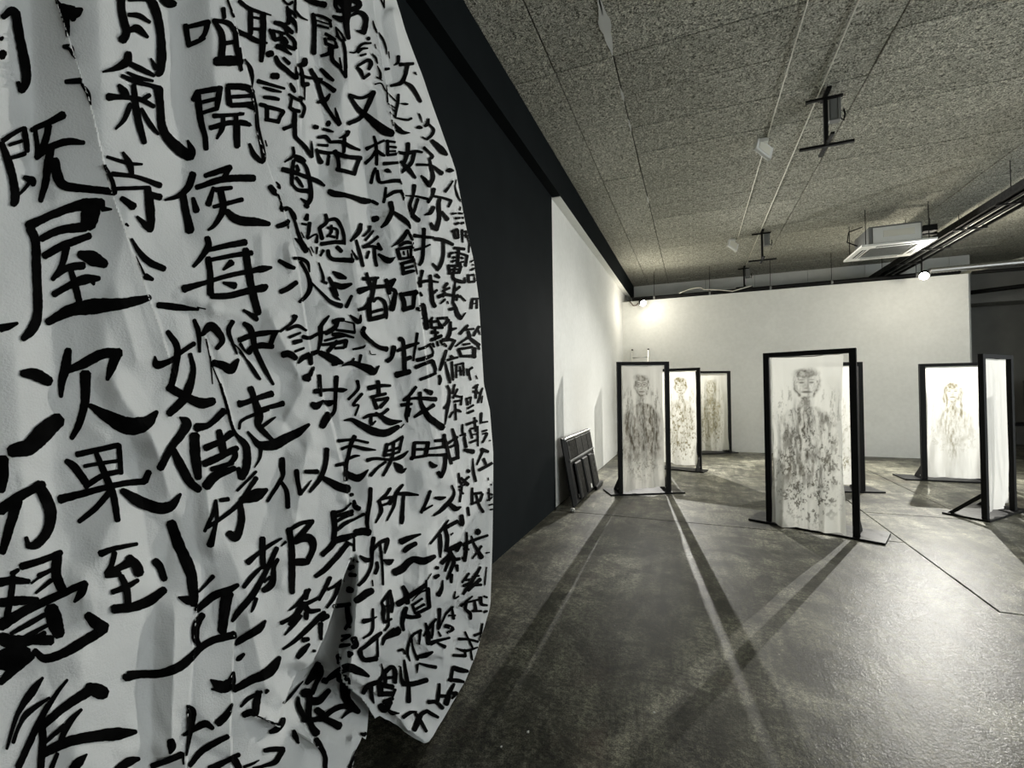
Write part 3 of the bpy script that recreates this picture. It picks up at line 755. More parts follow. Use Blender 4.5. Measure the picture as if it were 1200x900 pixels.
SOFT = [  # soft ridges/valleys: x0,y0,x1,y1,height,width
    (30,-200,40,200,-.03,34), (110,-200,120,160,.02,40), (205,0,215,260,-.022,26), (240,-50,255,140,.018,22),
    (150,250,120,420,.010,24), (213,345,250,362,.012,8), (250,362,295,375,.010,7), (215,345,228,395,-.008,10), (140,350,160,420,.010,12),
    (133,450,180,515,.018,14), (180,515,205,600,.016,16), (160,545,175,660,-.020,18), (205,590,190,690,-.022,22), (240,560,250,640,.014,12),
    (150,590,120,700,.012,22), (60,380,60,620,-.018,40), (20,420,30,640,.016,30), (100,700,90,880,.02,46), (170,720,180,900,-.022,30), (205,720,200,880,.018,14),
    (320,380,350,440,.022,12), (345,440,300,420,-.012,12), (355,455,330,500,.020,10), (330,490,352,520,-.018,10), (300,470,250,480,.010,10),
    (330,540,300,640,-.014,14), (360,520,345,620,.020,14), (250,600,300,720,.012,16), (230,640,245,700,-.012,10), (290,720,310,800,.012,12),
    (385,360,430,395,.018,9), (400,380,450,345,-.012,10), (430,395,470,420,.015,8), (440,425,420,460,.018,10), (460,440,470,500,-.02,12),
    (380,470,410,440,-.015,9), (500,480,520,560,.02,10), (470,520,480,600,-.022,14), (500,560,470,620,.018,12), (430,560,440,640,.02,12),
    (470,660,480,760,-.02,12), (450,650,445,760,.02,12), (500,640,505,720,.022,12), (420,790,497,860,.03,10), (440,815,500,800,-.018,10), (480,740,520,770,.02,9),
    (505,780,540,760,-.016,9), (520,700,560,690,.02,9), (535,720,556,745,-.03,9), (300,838,372,866,.03,7), (310,852,360,890,-.025,14), (345,800,372,835,-.04,14),
    (400,0,410,120,.03,16), (370,0,385,200,-.03,14), (420,120,440,300,-.04,12), (400,200,430,400,.025,14), (500,180,505,300,.03,8), (460,20,475,100,.03,8),
]
DISP = np.zeros_like(D)
def seg_dist(x0, y0, x1, y1):
    dx, dy = x1 - x0, y1 - y0; L2 = dx*dx + dy*dy
    t = np.clip(((PX - x0) * dx + (PY - y0) * dy) / L2, 0, 1)
    return np.hypot(PX - x0 - t * dx, PY - y0 - t * dy), t
for line, amp, wl, wr, drop in PLEATS:
    ys = np.array([p[1] for p in line], float); xs = np.array([p[0] for p in line], float)
    lx = np.interp(PY, ys, xs); e = PX - lx
    fade = sstep(ys[0] - 30, ys[0] + 40, PY) * sstep(ys[-1] + 25, ys[-1] - 35, PY)
    left = amp * np.exp(-np.maximum(-e, 0) / wl)
    rightd = -(drop - amp) * np.exp(-np.maximum(e, 0) / wr)
    k = sstep(-.4, 1.2, e)
    DISP += fade * (left * (1 - k) + rightd * k)
for x0, y0, x1, y1, amp, wd in SOFT:
    dd, t = seg_dist(x0, y0, x1, y1)
    tent = np.maximum(0, 1 - dd / (wd * 1.7))
    DISP += amp * 1.35 * np.where(wd > 20, np.exp(-(dd / wd) ** 1.5), tent ** 1.15)
rc = random.Random(21)
for i in range(150):       # short sharp creases all over the lower and middle part
    cx_, cy_ = rc.uniform(10, 570), rc.uniform(250, 880)
    if cx_ < 150 and cy_ < 420: continue
    an = rc.gauss(1.2, .8); ln = rc.uniform(18, 55) * (1.25 if cx_ < 250 else .8)
    dd, t = seg_dist(cx_, cy_, cx_ + math.cos(an) * ln, cy_ + math.sin(an) * ln)
    wd = rc.uniform(8, 22) * (1.4 if cx_ < 250 else .9)
    DISP += rc.uniform(-.007, .010) * (.75 if cx_ < 250 else 1.5) * np.maximum(0, 1 - dd / wd)
# the deep shaded valley at the lower middle, where the sheet doubles back
vl = np.interp(PY, [640, 660, 690, 740, 780, 815, 835, 850], [414, 410, 400, 385, 368, 342, 330, 330])
vr = np.interp(PY, [640, 660, 700, 760, 785, 800, 825, 850], [416, 418, 415, 411, 407, 398, 424, 440])
ins = sstep(-2, 4, PX - vl) * sstep(3, -2, PX - vr) * sstep(645, 690, PY) * sstep(870, 835, PY)
DISP -= .20 * ins
# general crumple of the cotton, stronger low down and to the right
arc = PX * .012 * (1 + 0 * PX)
along = P[..., 1]
cr = np.abs(fbm(along * 5 + Zg * 1.2, Zg * 3.2 - along, 2, 5) - .5) * 2
cr2 = np.abs(fbm(along * 11 - Zg * 3, Zg * 8 + along * 2, 2, 9) - .5) * 2
vert = fbm(along * 6, Zg * .6, 2, 14) - .5
amt = sstep(-100, 520, PY) 
DISP += -.018 * amt * cr - .005 * amt * cr2 + .022 * vert * (1 - .4 * amt)
DISP *= sstep(-.02, 1.2, q) * .85 + .15
D2 = D - DISP * np.clip(.55 + .3 * D, .5, 1.4)
P = pts(TH, D2, Zg)
# low flap under the outline: the lower left part spreads a little on the floor
# columns behind the outline
nb = 14
back = []
for j in range(1, nb + 1):
    e = j / nb
    thb = th_sil(Zg[:, 0]) + 7.0 * e ** 1.6
    Db = D2[:, 0] * (1 + .20 * e ** .8)
    back.append(pts(thb, Db, Zg[:, 0]))
back = np.stack(back[::-1], 1)
P = np.concatenate([back, P], 1)
nc = P.shape[1]
P[..., 2] = np.maximum(P[..., 2], .012)
P[..., 0] = np.maximum(P[..., 0], XW + .06)
idx = np.arange(NR * nc).reshape(NR, nc)
F = np.stack([idx[:-1, :-1], idx[1:, :-1], idx[1:, 1:], idx[:-1, 1:]], -1).reshape(-1, 4)
verts = P.reshape(-1, 3)
me = bpy.data.meshes.new('draped_sheet'); me.from_pydata(verts.tolist(), [], F.tolist())
me.materials.append(M['fabric']); me.polygons.foreach_set('use_smooth', [True] * len(me.polygons))
me.set_sharp_from_angle(angle=math.radians(55))
sheet = bpy.data.objects.new('draped_sheet', me); C.objects.link(sheet)
tag(sheet, 'huge white cotton sheet hung from ceiling to floor, covered in black brushed Chinese characters', 'sheet')
bvh = BVHTree.FromPolygons([Vector(v) for v in verts.tolist()], F.tolist())
CAMV = Vector((0, 0, CAM_H))
def hit(px, py):
    d = Vector(ray(px, py)); d.normalize()
    loc, nor, i, dist = bvh.ray_cast(CAMV, d)
    if loc is None: return None
    if nor.dot(d) > 0: nor = -nor
    g = 1 - min(1, abs(nor.dot(d)))
    return loc + nor * (.0007 + .0005 * dist) - d * (.0004 * dist + .010 * g * g * dist), dist
# ------------------------------------------------------------------ brushed characters, one mesh each, lying on the sheet
# INK: (left, top, zoom) then one line per character; strokes split by ';', points x,y,width in zoomed pixels
INK = [
(0, 0, 4, """
10,80,30 50,50,40 75,70,45;70,60,45 90,180,45 115,300,50 120,380,45 95,425,40;80,385,20 100,430,25;0,185,20 10,175,16;0,265,40 15,245,35
265,0,12 300,60,35 315,110,30 320,170,20;290,30,30 350,60,60 385,45,20;340,60,50 345,95,30;300,220,20 330,225,30 345,260,16 355,275,8
310,385,24 380,380,30;385,395,14 415,440,22 425,490,8
565,-40,40 570,60,38 590,150,40 570,190,45;690,-20,40 725,40,45 750,150,38 755,250,45 750,330,40 735,350,30;705,275,10 730,320,30;600,70,22 650,75,28 700,105,18;600,145,22 640,135,40 690,175,18;600,0,18 690,-5,26;750,0,14 790,15,45 820,20,30
600,250,36 590,290,45 540,320,28 480,338,10;610,300,26 660,325,30 720,355,20;595,340,14 650,365,22 715,380,14;570,355,18 640,385,26 700,400,22 745,415,30;740,415,45 750,500,36 755,580,40 780,640,45 840,700,55 890,735,50;880,660,14 900,710,35 900,745,20;555,400,20 580,430,40 600,445,16;625,400,26 635,500,34 650,580,36 675,670,26;505,455,40 560,455,26 650,465,26 720,500,22;700,445,22 665,470,26;610,490,28 580,560,24 540,605,12;660,510,18 700,580,26 740,630,14
10,660,26 60,625,24 110,600,20;110,600,28 120,660,30 125,710,26;5,670,28 40,770,40 60,850,40 70,930,45 60,960,35;40,680,18 100,660,18;50,740,20 115,720,24;110,830,20 150,850,45 155,870,25;140,850,22 110,890,18 70,930,12;145,610,26 220,580,30 300,540,42;165,610,26 175,680,26 180,740,30;230,590,34 215,660,34 180,735,24;170,740,30 240,690,34 320,665,36 395,670,22;240,700,40 225,780,40 215,860,36 190,945,26;260,750,40 270,820,50 300,870,45 400,885,38 540,900,36
870,120,30 885,210,28;870,130,22 980,105,28;975,105,28 960,160,24 940,185,22;880,215,26 930,195,24 960,180,18;1045,40,24 1050,85,20;1000,95,20 1040,170,32 1035,290,36;1000,95,20 1070,110,26 1100,150,22;1100,130,26 1110,230,26 1130,330,18;1045,205,22 1110,195,22;1010,290,45 1080,285,50 1130,290,36;1065,0,10 1095,80,14
905,470,26 930,430,30;925,440,36 940,560,32 960,640,28 965,700,26;920,435,26 1030,415,30;1030,410,30 1020,480,28 1015,515,20;950,480,20 1010,465,20;950,530,20 1015,510,22;1065,410,24 1075,490,30;1065,405,30 1150,410,34 1185,435,26;1085,455,20 1175,450,20;1080,495,24 1185,490,30;1180,425,22 1200,520,20 1208,600,20 1228,690,24 1235,745,24 1225,762,20;1168,675,14 1190,725,26 1222,758,24;1000,545,24 1140,535,16;985,600,26 1080,575,26 1170,585,22;1045,545,20 1040,600,26 1015,650,14;1105,540,24 1105,620,26 1110,690,26
500,735,16 600,765,20 665,770,12;575,715,16 605,770,34 620,830,18;490,775,14 520,840,26 540,900,20;525,815,26 640,830,22 750,870,30;540,885,20 690,880,20;690,880,34 700,960,45 705,1040,40 700,1080,36;640,1015,14 690,1065,36 705,1080,20;570,930,26 625,970,40;700,910,30 750,925,34
"""),
(0, 225, 4, """
905,-85,36 880,-20,36 830,20,26 770,38,12;855,10,36 870,90,38 890,185,45;905,30,20 920,90,36;960,-75,24 1020,-95,30 1080,-115,30;1080,-115,20 1050,-70,26;920,-20,26 1050,-60,34 1190,-65,34;1010,-10,26 1085,-20,20;1000,-20,20 975,60,32;1000,70,20 1060,55,22 1135,35,24;1035,0,34 1045,80,34 1010,150,24 975,180,12;1060,90,30 1110,130,45 1200,140,40 1262,150,22
590,150,14 600,160,10;615,220,14 650,280,26 700,330,34 770,360,30;635,300,6 675,385,12;680,395,34 715,410,20
130,160,45 240,110,40 330,75,45 400,60,60 480,55,50;430,60,90 420,120,90 410,160,70;480,80,30 525,82,10;190,220,34 280,180,40 400,165,50;140,170,45 165,240,45 170,400,45 175,560,45 150,640,50 105,690,30;205,300,36 300,250,40 420,205,34;310,260,40 290,340,30 245,410,24;250,400,24 320,355,36 390,345,40;370,290,36 430,310,70 495,340,40;330,365,26 350,430,34 370,510,34;250,480,34 340,430,36 400,410,50 465,405,26;430,410,40 440,435,14;220,610,36 330,555,60 450,535,75 560,525,55 640,510,45 700,495,30
0,640,40 40,630,34 80,615,16
740,530,30 830,540,34 930,550,14;925,540,8 965,548,6
970,215,30 975,255,34 940,310,26 905,350,18;960,275,22 1050,255,28 1150,235,34;975,310,30 985,400,32 985,480,34;980,320,20 1080,300,24 1180,285,26;1150,270,34 1165,380,38 1190,500,38 1210,570,36;1140,555,14 1190,585,26 1205,600,20;1085,330,36 1045,365,12;1045,425,14 1100,440,36;860,455,40 960,425,24 1080,390,24 1180,370,26 1230,360,34 1272,354,14;990,490,30 1080,485,32 1180,460,34 1230,450,40 1248,440,26
100,850,34 160,855,60 230,890,50;320,740,36 310,810,50 290,890,40 285,960,20;310,840,30 400,800,50 480,760,50 560,755,50;545,760,50 520,830,40 505,880,20;400,850,55 400,960,45 395,1000,40 370,1090,36 335,1155,24;420,1000,24 500,1050,60 600,1095,85 680,1085,70 735,1030,20
785,655,26 830,730,34 820,830,34 800,910,30 ;725,770,10 735,810,40 800,790,26 850,750,24 910,710,24;890,760,22 905,830,28 890,900,40 860,970,45 790,1040,36;790,915,40 870,960,40 940,990,50 1000,980,40
910,600,20 930,660,26 935,750,16;945,670,20 990,630,45 1040,690,30 1015,735,20;965,690,6 990,800,6 1030,900,8;1000,800,34 1050,815,40 1080,830,50 1115,785,16;985,770,8 995,900,6
1090,605,24 1070,650,24 1090,710,16 1110,760,10;1085,700,6 1130,750,9 1190,850,12 1218,880,10
"""),
(0, 450, 4, """
50,315,60 130,295,80 200,230,90 275,165,75
10,350,60 10,430,60 5,500,40
0,590,60 100,520,45 200,470,40;170,470,50 215,540,60 235,610,60 220,690,50 170,750,45 125,760,30;80,545,50 50,650,50 10,790,36;120,720,20 130,755,26
310,360,28 350,390,40 400,460,40;360,330,30 450,310,28 555,285,26;555,285,26 560,350,26 565,420,24;395,385,20 480,370,20 550,360,20;400,480,30 480,430,28 560,410,26;450,320,26 490,420,34 530,520,34 550,640,28;280,540,45 400,510,34 560,470,30 680,455,32;680,455,36 700,410,30;510,510,30 450,580,30 370,645,24;570,500,30 650,550,55 740,580,55 800,570,50 845,515,16
840,155,8 870,180,50 860,220,45 800,300,36 750,395,36;810,310,34 850,390,45 890,460,45 935,495,36;910,240,50 915,340,50 930,440,36;920,205,45 980,190,30 1050,125,36;960,300,36 1030,270,30 1085,230,36;1025,220,30 1040,290,40 1050,330,30;955,375,36 1030,340,36 1110,300,30;1095,300,30 1100,340,30 1080,370,26;990,400,24 1090,370,24;965,480,45 1010,430,45 1100,395,26;1030,0,12 1060,100,14 1095,220,16 1150,290,36 1155,380,40 1130,440,36;1115,395,24 1130,440,30
960,690,16 1000,600,20 1010,555,20;1010,545,16 1015,620,18 1000,700,24 985,755,36;1030,545,20 1070,540,24;970,670,24 1020,640,20 1110,570,24 1160,500,20 1200,440,26;1125,560,26 1130,640,36 1105,720,40 1070,700,36;1110,500,14 1200,410,14;1130,545,36 1200,520,60 1250,495,20
470,795,36 540,770,26 640,750,18;535,790,26 520,850,26 495,890,24;500,890,30 560,860,34 600,840,40;600,815,40 635,850,50 650,890,50;495,900,24 560,890,30;565,900,30 590,960,36 600,1040,34;525,975,26 590,950,30 645,920,20;530,1055,45 620,1045,45 700,1015,50 770,965,40;725,830,40 750,860,40 770,915,36;800,650,50 840,760,55 890,880,55 905,980,45 905,1035,36;835,1000,10 880,1015,45 905,1030,20
100,855,40 200,825,34 285,790,30;265,800,50 265,900,50 300,980,45;55,890,30 85,870,20;180,900,30 245,870,20;-10,930,45 60,920,40 135,925,26;145,935,12 190,900,14;165,980,14 240,920,24;0,1025,45 90,1015,45 175,1010,26;60,900,30 50,1000,34 30,1100,30;0,1130,60 120,1060,45 250,1000,40 400,935,34;400,935,30 380,980,40 350,1020,14;240,1050,70 255,1110,75 275,1175,60;50,1170,20 140,1120,26 210,1080,24;40,1230,20 130,1180,26 220,1130,20;50,1245,14 210,1165,24;0,1190,60 60,1210,70 150,1200,50 240,1200,50;0,1300,100 60,1270,80 130,1255,50;0,1400,30 70,1330,50 150,1270,40;160,1250,30 210,1285,40 300,1260,45 400,1200,50 490,1145,45;410,1080,40 450,1120,60 500,1135,30
"""),
(0, 675, 4, """
200,475,14 150,540,40 80,650,24 30,810,14;230,570,14 130,640,30 90,700,20 60,780,20;315,485,14 250,570,24 180,690,34 85,895,34;200,700,40 280,630,40 350,580,45 430,530,50;410,520,50 460,540,70 490,550,60;380,625,16 320,690,34 280,780,24;195,690,40 200,770,40 190,900,36;210,780,20 300,700,24;200,830,45 320,775,50 450,750,55 550,740,60 635,730,24;270,830,20 240,900,26
405,835,10 370,870,45 340,905,40
650,855,20 600,870,45 545,905,30
800,770,34 805,800,40 798,830,12;710,890,30 780,865,30 850,835,34;855,830,16 860,880,10
580,462,14 590,470,50 650,460,40 750,455,40 830,430,45 890,385,40 940,335,34 1000,300,36 1100,275,40;930,320,30 915,290,36 920,230,40 950,180,30;920,160,30 1000,95,40 1070,65,36 1115,40,20;1065,80,60 1050,170,50 1040,260,45;930,75,10 1000,0,24
985,485,10 1020,510,50 1050,520,60 1080,500,50 1095,450,16;990,530,10 1040,530,40;1010,488,8 1030,520,30;1060,485,8 1055,520,30
1020,690,40 1060,650,36 1088,600,14
"""),
(200, 780, 7.5, """
140,350,20 180,400,90 180,500,70 165,620,45 135,790,16;110,610,30 200,560,50 300,510,70 370,550,40;165,880,45 260,760,60 380,680,60 500,620,50
330,890,30 400,880,60 500,830,50 600,780,45;560,830,70 600,900,60;640,890,30 720,860,26 775,830,12
615,360,24 680,290,40 800,225,30;770,230,60 750,340,70 740,430,60;640,430,60 700,410,60 740,420,50;760,445,14 860,490,14 960,520,16;985,470,50 980,500,50 930,560,60 870,585,40;850,215,40 835,240,20
1080,570,30 1095,620,60 1120,680,30;820,745,40 900,735,50 990,735,50;985,740,50 950,800,50 910,850,50 800,885,30 720,900,24
"""),
(280, 0, 7.5, """
0,10,40 60,60,40 120,90,40 280,135,14;100,80,50 100,190,50 100,300,45;210,120,55 210,250,60 205,400,60 195,540,40;120,155,24 190,165,24;120,255,30 190,260,30;-40,270,50 60,310,50 150,360,50 245,380,24;10,420,16 15,520,30 10,630,14;50,520,16 95,600,45 115,680,36 115,770,12;385,0,20 430,40,24 470,20,30;495,-10,20 490,90,24;420,60,24 440,150,50 430,210,40;430,80,30 480,120,26 500,160,14;490,90,24 540,150,26 600,180,12;310,200,40 380,220,50 470,290,40;440,150,40 490,190,26 505,240,16;460,190,24 500,240,20 505,290,10;400,210,40 420,290,40;265,260,26 295,300,50 310,350,40;290,270,30 370,290,30 400,300,26;310,350,40 390,340,40 420,380,40;370,300,36 380,380,40;420,300,26 480,360,40 490,430,36;390,390,26 450,420,40 490,440,24;330,410,50 370,420,50 460,480,20;250,480,60 290,470,60;320,500,40 350,560,50 420,620,45 500,690,40;500,590,12 505,690,40;390,510,30 440,560,40
575,0,20 650,20,50 760,45,60
645,120,30 660,200,45 660,320,40 655,470,50;650,130,26 740,150,30 810,190,30;800,190,30 810,240,26;680,180,14 790,215,16;690,225,30 790,250,20;850,240,16 870,320,26 910,370,20;850,240,16 900,300,20 930,360,24;910,350,30 930,450,32 935,560,32 935,680,36;880,590,24 930,670,26;760,300,30 800,320,30 850,350,20;755,340,30 770,390,36;780,340,24 840,360,20 860,420,36;770,385,30 840,420,40;800,420,40 790,470,40 720,495,26;820,430,36 820,520,40 870,580,40 900,600,24;885,510,16 900,600,20;850,320,14 880,340,12
850,0,40 850,60,36 890,110,24;870,0,70 900,60,24 930,90,50;940,0,100 945,100,80 940,200,60 960,340,40;960,0,30 1040,20,60 1050,60,50 960,90,50 860,100,30;825,145,26 900,170,60 960,150,60;970,145,24 1050,110,40 1110,150,50 1110,220,50 1090,290,60;1030,270,14 1080,285,40 1110,295,20
1130,340,36 1145,340,34;970,460,14 1020,460,20 1080,390,26 1160,380,20;1040,460,30 1080,430,26 1130,425,16;1065,490,24 1115,475,20;1035,590,24 1070,630,36 1085,670,24;1040,580,24 1130,530,36 1160,560,40 1140,610,30;1090,690,30 1145,650,30
290,670,60 340,670,60;165,715,45 220,730,36 400,780,24;210,770,20 280,790,36 370,810,20;215,855,30 300,865,40 350,875,30;185,920,40 240,940,40 245,1040,40;240,940,40 330,960,36 390,980,36;390,980,40 360,1030,36 340,1080,36;230,1050,36 340,1070,40;450,735,24 475,780,40 490,810,30;435,830,24 460,850,30 450,940,30;440,830,24 500,870,30 550,890,30;440,940,30 480,970,40 530,980,36;545,900,24 575,950,30 550,1030,36;490,970,36 480,1070,40 470,1100,36 390,1135,40;490,1000,40 490,1160,40 500,1210,36 570,1280,40 640,1380,36;635,1240,10 640,1300,24 640,1380,30
520,560,14 550,620,30 560,750,40;575,520,50 570,560,60 520,580,26;530,650,30 590,680,30 660,690,26 730,700,30;560,745,50 610,740,40;575,760,20 575,880,14;530,850,24 560,870,30;630,610,36 680,700,40 710,800,40 750,910,45 800,990,36 880,1100,36;845,950,12 860,1010,30 890,1090,30;720,610,36 780,670,45 830,710,30;680,700,24 760,740,36 840,800,50;800,830,24 760,880,50 690,900,30
970,840,40 1080,860,30 1190,810,40;1180,810,50 1120,950,45 1060,1040,40 960,1085,40;980,860,30 1050,960,45 1110,1010,55 1200,1090,75 1280,1150,85 1345,1178,70
"""),
(280, 120, 7.5, """
0,20,24 60,30,36 130,60,30;0,95,24 45,95,14;0,170,40 60,180,40 110,205,12;230,335,12 245,385,14;0,200,20 5,390,14
270,740,50 310,790,60 330,810,40;325,700,14 350,730,26 360,760,20 335,740,14;345,810,16 375,900,16
780,185,60 790,190,60;660,215,45 690,220,36;740,235,30 790,250,30 830,260,16;690,310,26 760,305,40 800,350,36;690,375,24 780,380,30;680,410,26 695,470,30 720,530,50;690,430,36 770,445,36 830,445,26;790,470,30 780,550,36;960,255,40 940,290,36 880,315,14;800,350,30 900,350,36 980,390,40 1060,420,24;925,310,36 920,440,36;840,430,50 870,500,36 880,590,36;850,450,50 950,480,40 1070,490,45;1060,490,36 1030,570,36 1010,630,40;860,590,40 950,610,40 1020,630,36
475,395,24 475,470,30 400,525,16;480,470,36 540,490,40 575,520,40;480,510,36 465,620,36 465,720,36;490,500,30 570,540,30 605,620,36 625,720,40 630,840,45 600,890,45;540,845,16 590,880,36;380,590,50 430,600,50 550,640,36 680,690,45 750,735,26;505,555,30 520,600,40;500,660,30 530,700,36 560,745,24;465,720,30 520,770,36 610,780,45
790,785,50 840,805,60 930,815,45 1020,840,45 1090,865,60 1155,868,40
"""),
(420, 0, 7.5, """
125,185,12 150,260,20 210,340,20 240,420,20 245,480,10;265,455,10 272,515,8;140,390,10 155,430,8;120,475,14 150,510,24 165,560,14;165,580,10 190,640,24 190,690,30;160,680,16 210,710,8;140,742,14 200,735,14 240,800,12 330,890,10;250,750,12 255,900,16
350,495,36 345,550,30 310,575,14;360,570,36 480,560,30;430,570,40 410,660,36 370,730,40 280,755,26;400,720,24 460,760,40 510,830,36 545,895,30;235,610,30 270,605,24;495,640,24 510,660,10
"""),
(420, 120, 7.5, """
350,-70,26 345,0,28 330,80,24 320,130,24;260,10,12 320,50,12;275,40,10 320,80,12;275,85,10 310,120,12;370,10,10 410,15,24 435,15,12;320,135,16 420,155,24 465,140,24;290,155,10 340,230,50 390,265,40 450,268,10
530,100,14 545,130,16 560,180,8;510,222,24 535,220,36 560,225,16;615,145,20 605,190,36 580,210,24;620,195,20 660,240,26 640,290,30 600,325,24;560,305,16 600,330,16;645,335,30 690,380,50 740,430,60 775,460,30
135,300,26 155,380,34 160,550,30;70,410,40 130,380,26 225,335,26;150,430,36 110,490,30 60,535,36;160,420,26 200,455,36 230,470,24;255,335,30 255,460,34;240,340,24 320,350,24;270,390,20 330,395,26;270,430,20 325,430,20;250,465,26 330,455,30;220,540,36 290,535,30 350,530,26;150,580,30 125,640,30 110,710,36;230,600,24 255,600,45 285,615,16;165,600,30 175,680,40 200,705,30 300,690,36 370,690,36;365,690,20 380,720,12
435,360,40 430,440,36 400,530,36 370,520,30;345,440,30 420,450,36 500,430,30 560,440,20;490,440,36 470,520,36 430,570,36 375,610,40;390,540,36 440,590,45 500,665,26;575,400,30 620,440,24 650,475,30 620,500,24;510,548,26 580,550,24 640,555,24 700,600,36 730,625,50;625,500,20 640,580,30 655,660,36 615,735,45;550,645,20 590,690,40 615,735,30
775,600,26 805,598,45 835,600,16;830,690,14 790,750,24 760,785,30;860,680,10 850,740,12 870,820,20 910,885,12
240,750,26 230,840,30 220,880,30;240,830,30 310,790,36 380,780,30;370,780,30 395,820,26 395,860,14;280,880,50 290,960,45 250,1050,45 200,1100,24;300,960,26 370,1010,50 430,1060,45 455,1110,14;130,1030,60 170,1020,50;120,870,36 170,895,30
490,730,40 480,820,26 450,900,36 460,960,40 470,990,45 530,1040,45;410,820,12 500,825,20 610,850,26;520,850,30 500,920,30 470,990,36;660,760,40 650,820,26 610,880,30;660,825,24 740,840,24 815,865,30;815,865,24 790,920,20;660,920,36 630,970,36 580,990,16;715,850,30 705,900,36 710,1020,36 680,1120,45;635,1060,24 660,1110,40;730,960,24 780,1030,45
"""),
(280, 240, 7.5, """
370,0,20 380,40,50 430,30,40;440,30,30 490,150,30 530,280,36 590,400,50;450,40,30 490,90,24 505,130,12;335,190,45 400,170,50 435,140,40;430,130,20 432,210,14;490,295,16 540,340,40 590,410,50;545,240,10 570,290,14
580,0,40 605,20,40;600,85,30 590,130,50;550,165,20 590,175,24;620,160,40 610,240,36 600,290,30;600,300,20 680,260,20 680,330,36;610,380,12 640,450,10;630,370,14 655,420,12;685,375,26 680,430,16;740,400,30 715,450,20;760,85,30 770,150,36 710,200,36;705,200,36 730,300,40;770,140,30 850,130,36 900,200,36 920,270,36 930,350,20;810,180,24 810,240,30 770,280,20;780,200,30 860,220,26 860,300,24;780,270,24 840,285,30;720,345,40 820,330,36 920,330,45;860,370,40 900,410,40;780,400,36 790,450,40 830,480,40 920,485,45 1000,490,50;985,430,12 1000,500,20
1070,170,36 1050,240,45 980,320,24;1030,310,20 1060,420,30 1090,540,30;990,400,16 1040,480,26;1150,190,30 1140,230,26 1090,275,20;1180,230,24 1110,310,26;1220,280,30 1160,330,26 1090,370,30;1090,375,24 1170,365,30 1250,390,36;1220,340,30 1255,395,26;1140,410,26 1120,470,24;1190,380,30 1195,460,30 1210,540,30;1225,435,26 1310,490,60 1370,462,12
350,490,36 420,530,50 485,555,36;480,470,30 540,475,36 600,510,36 620,590,14;540,500,30 600,610,36 625,720,45 590,800,40 530,855,30;365,765,50 430,735,50 505,680,45;630,680,20 700,750,24 800,850,36 900,890,50
700,510,14 735,620,26 740,680,30;725,670,24 770,690,30;790,640,30 830,720,40 870,800,20;830,690,36 900,720,60 990,695,26;825,590,24 880,625,60 940,645,30;800,730,24 850,810,36 890,840,10;990,800,30 960,860,36 940,900,36
"""),
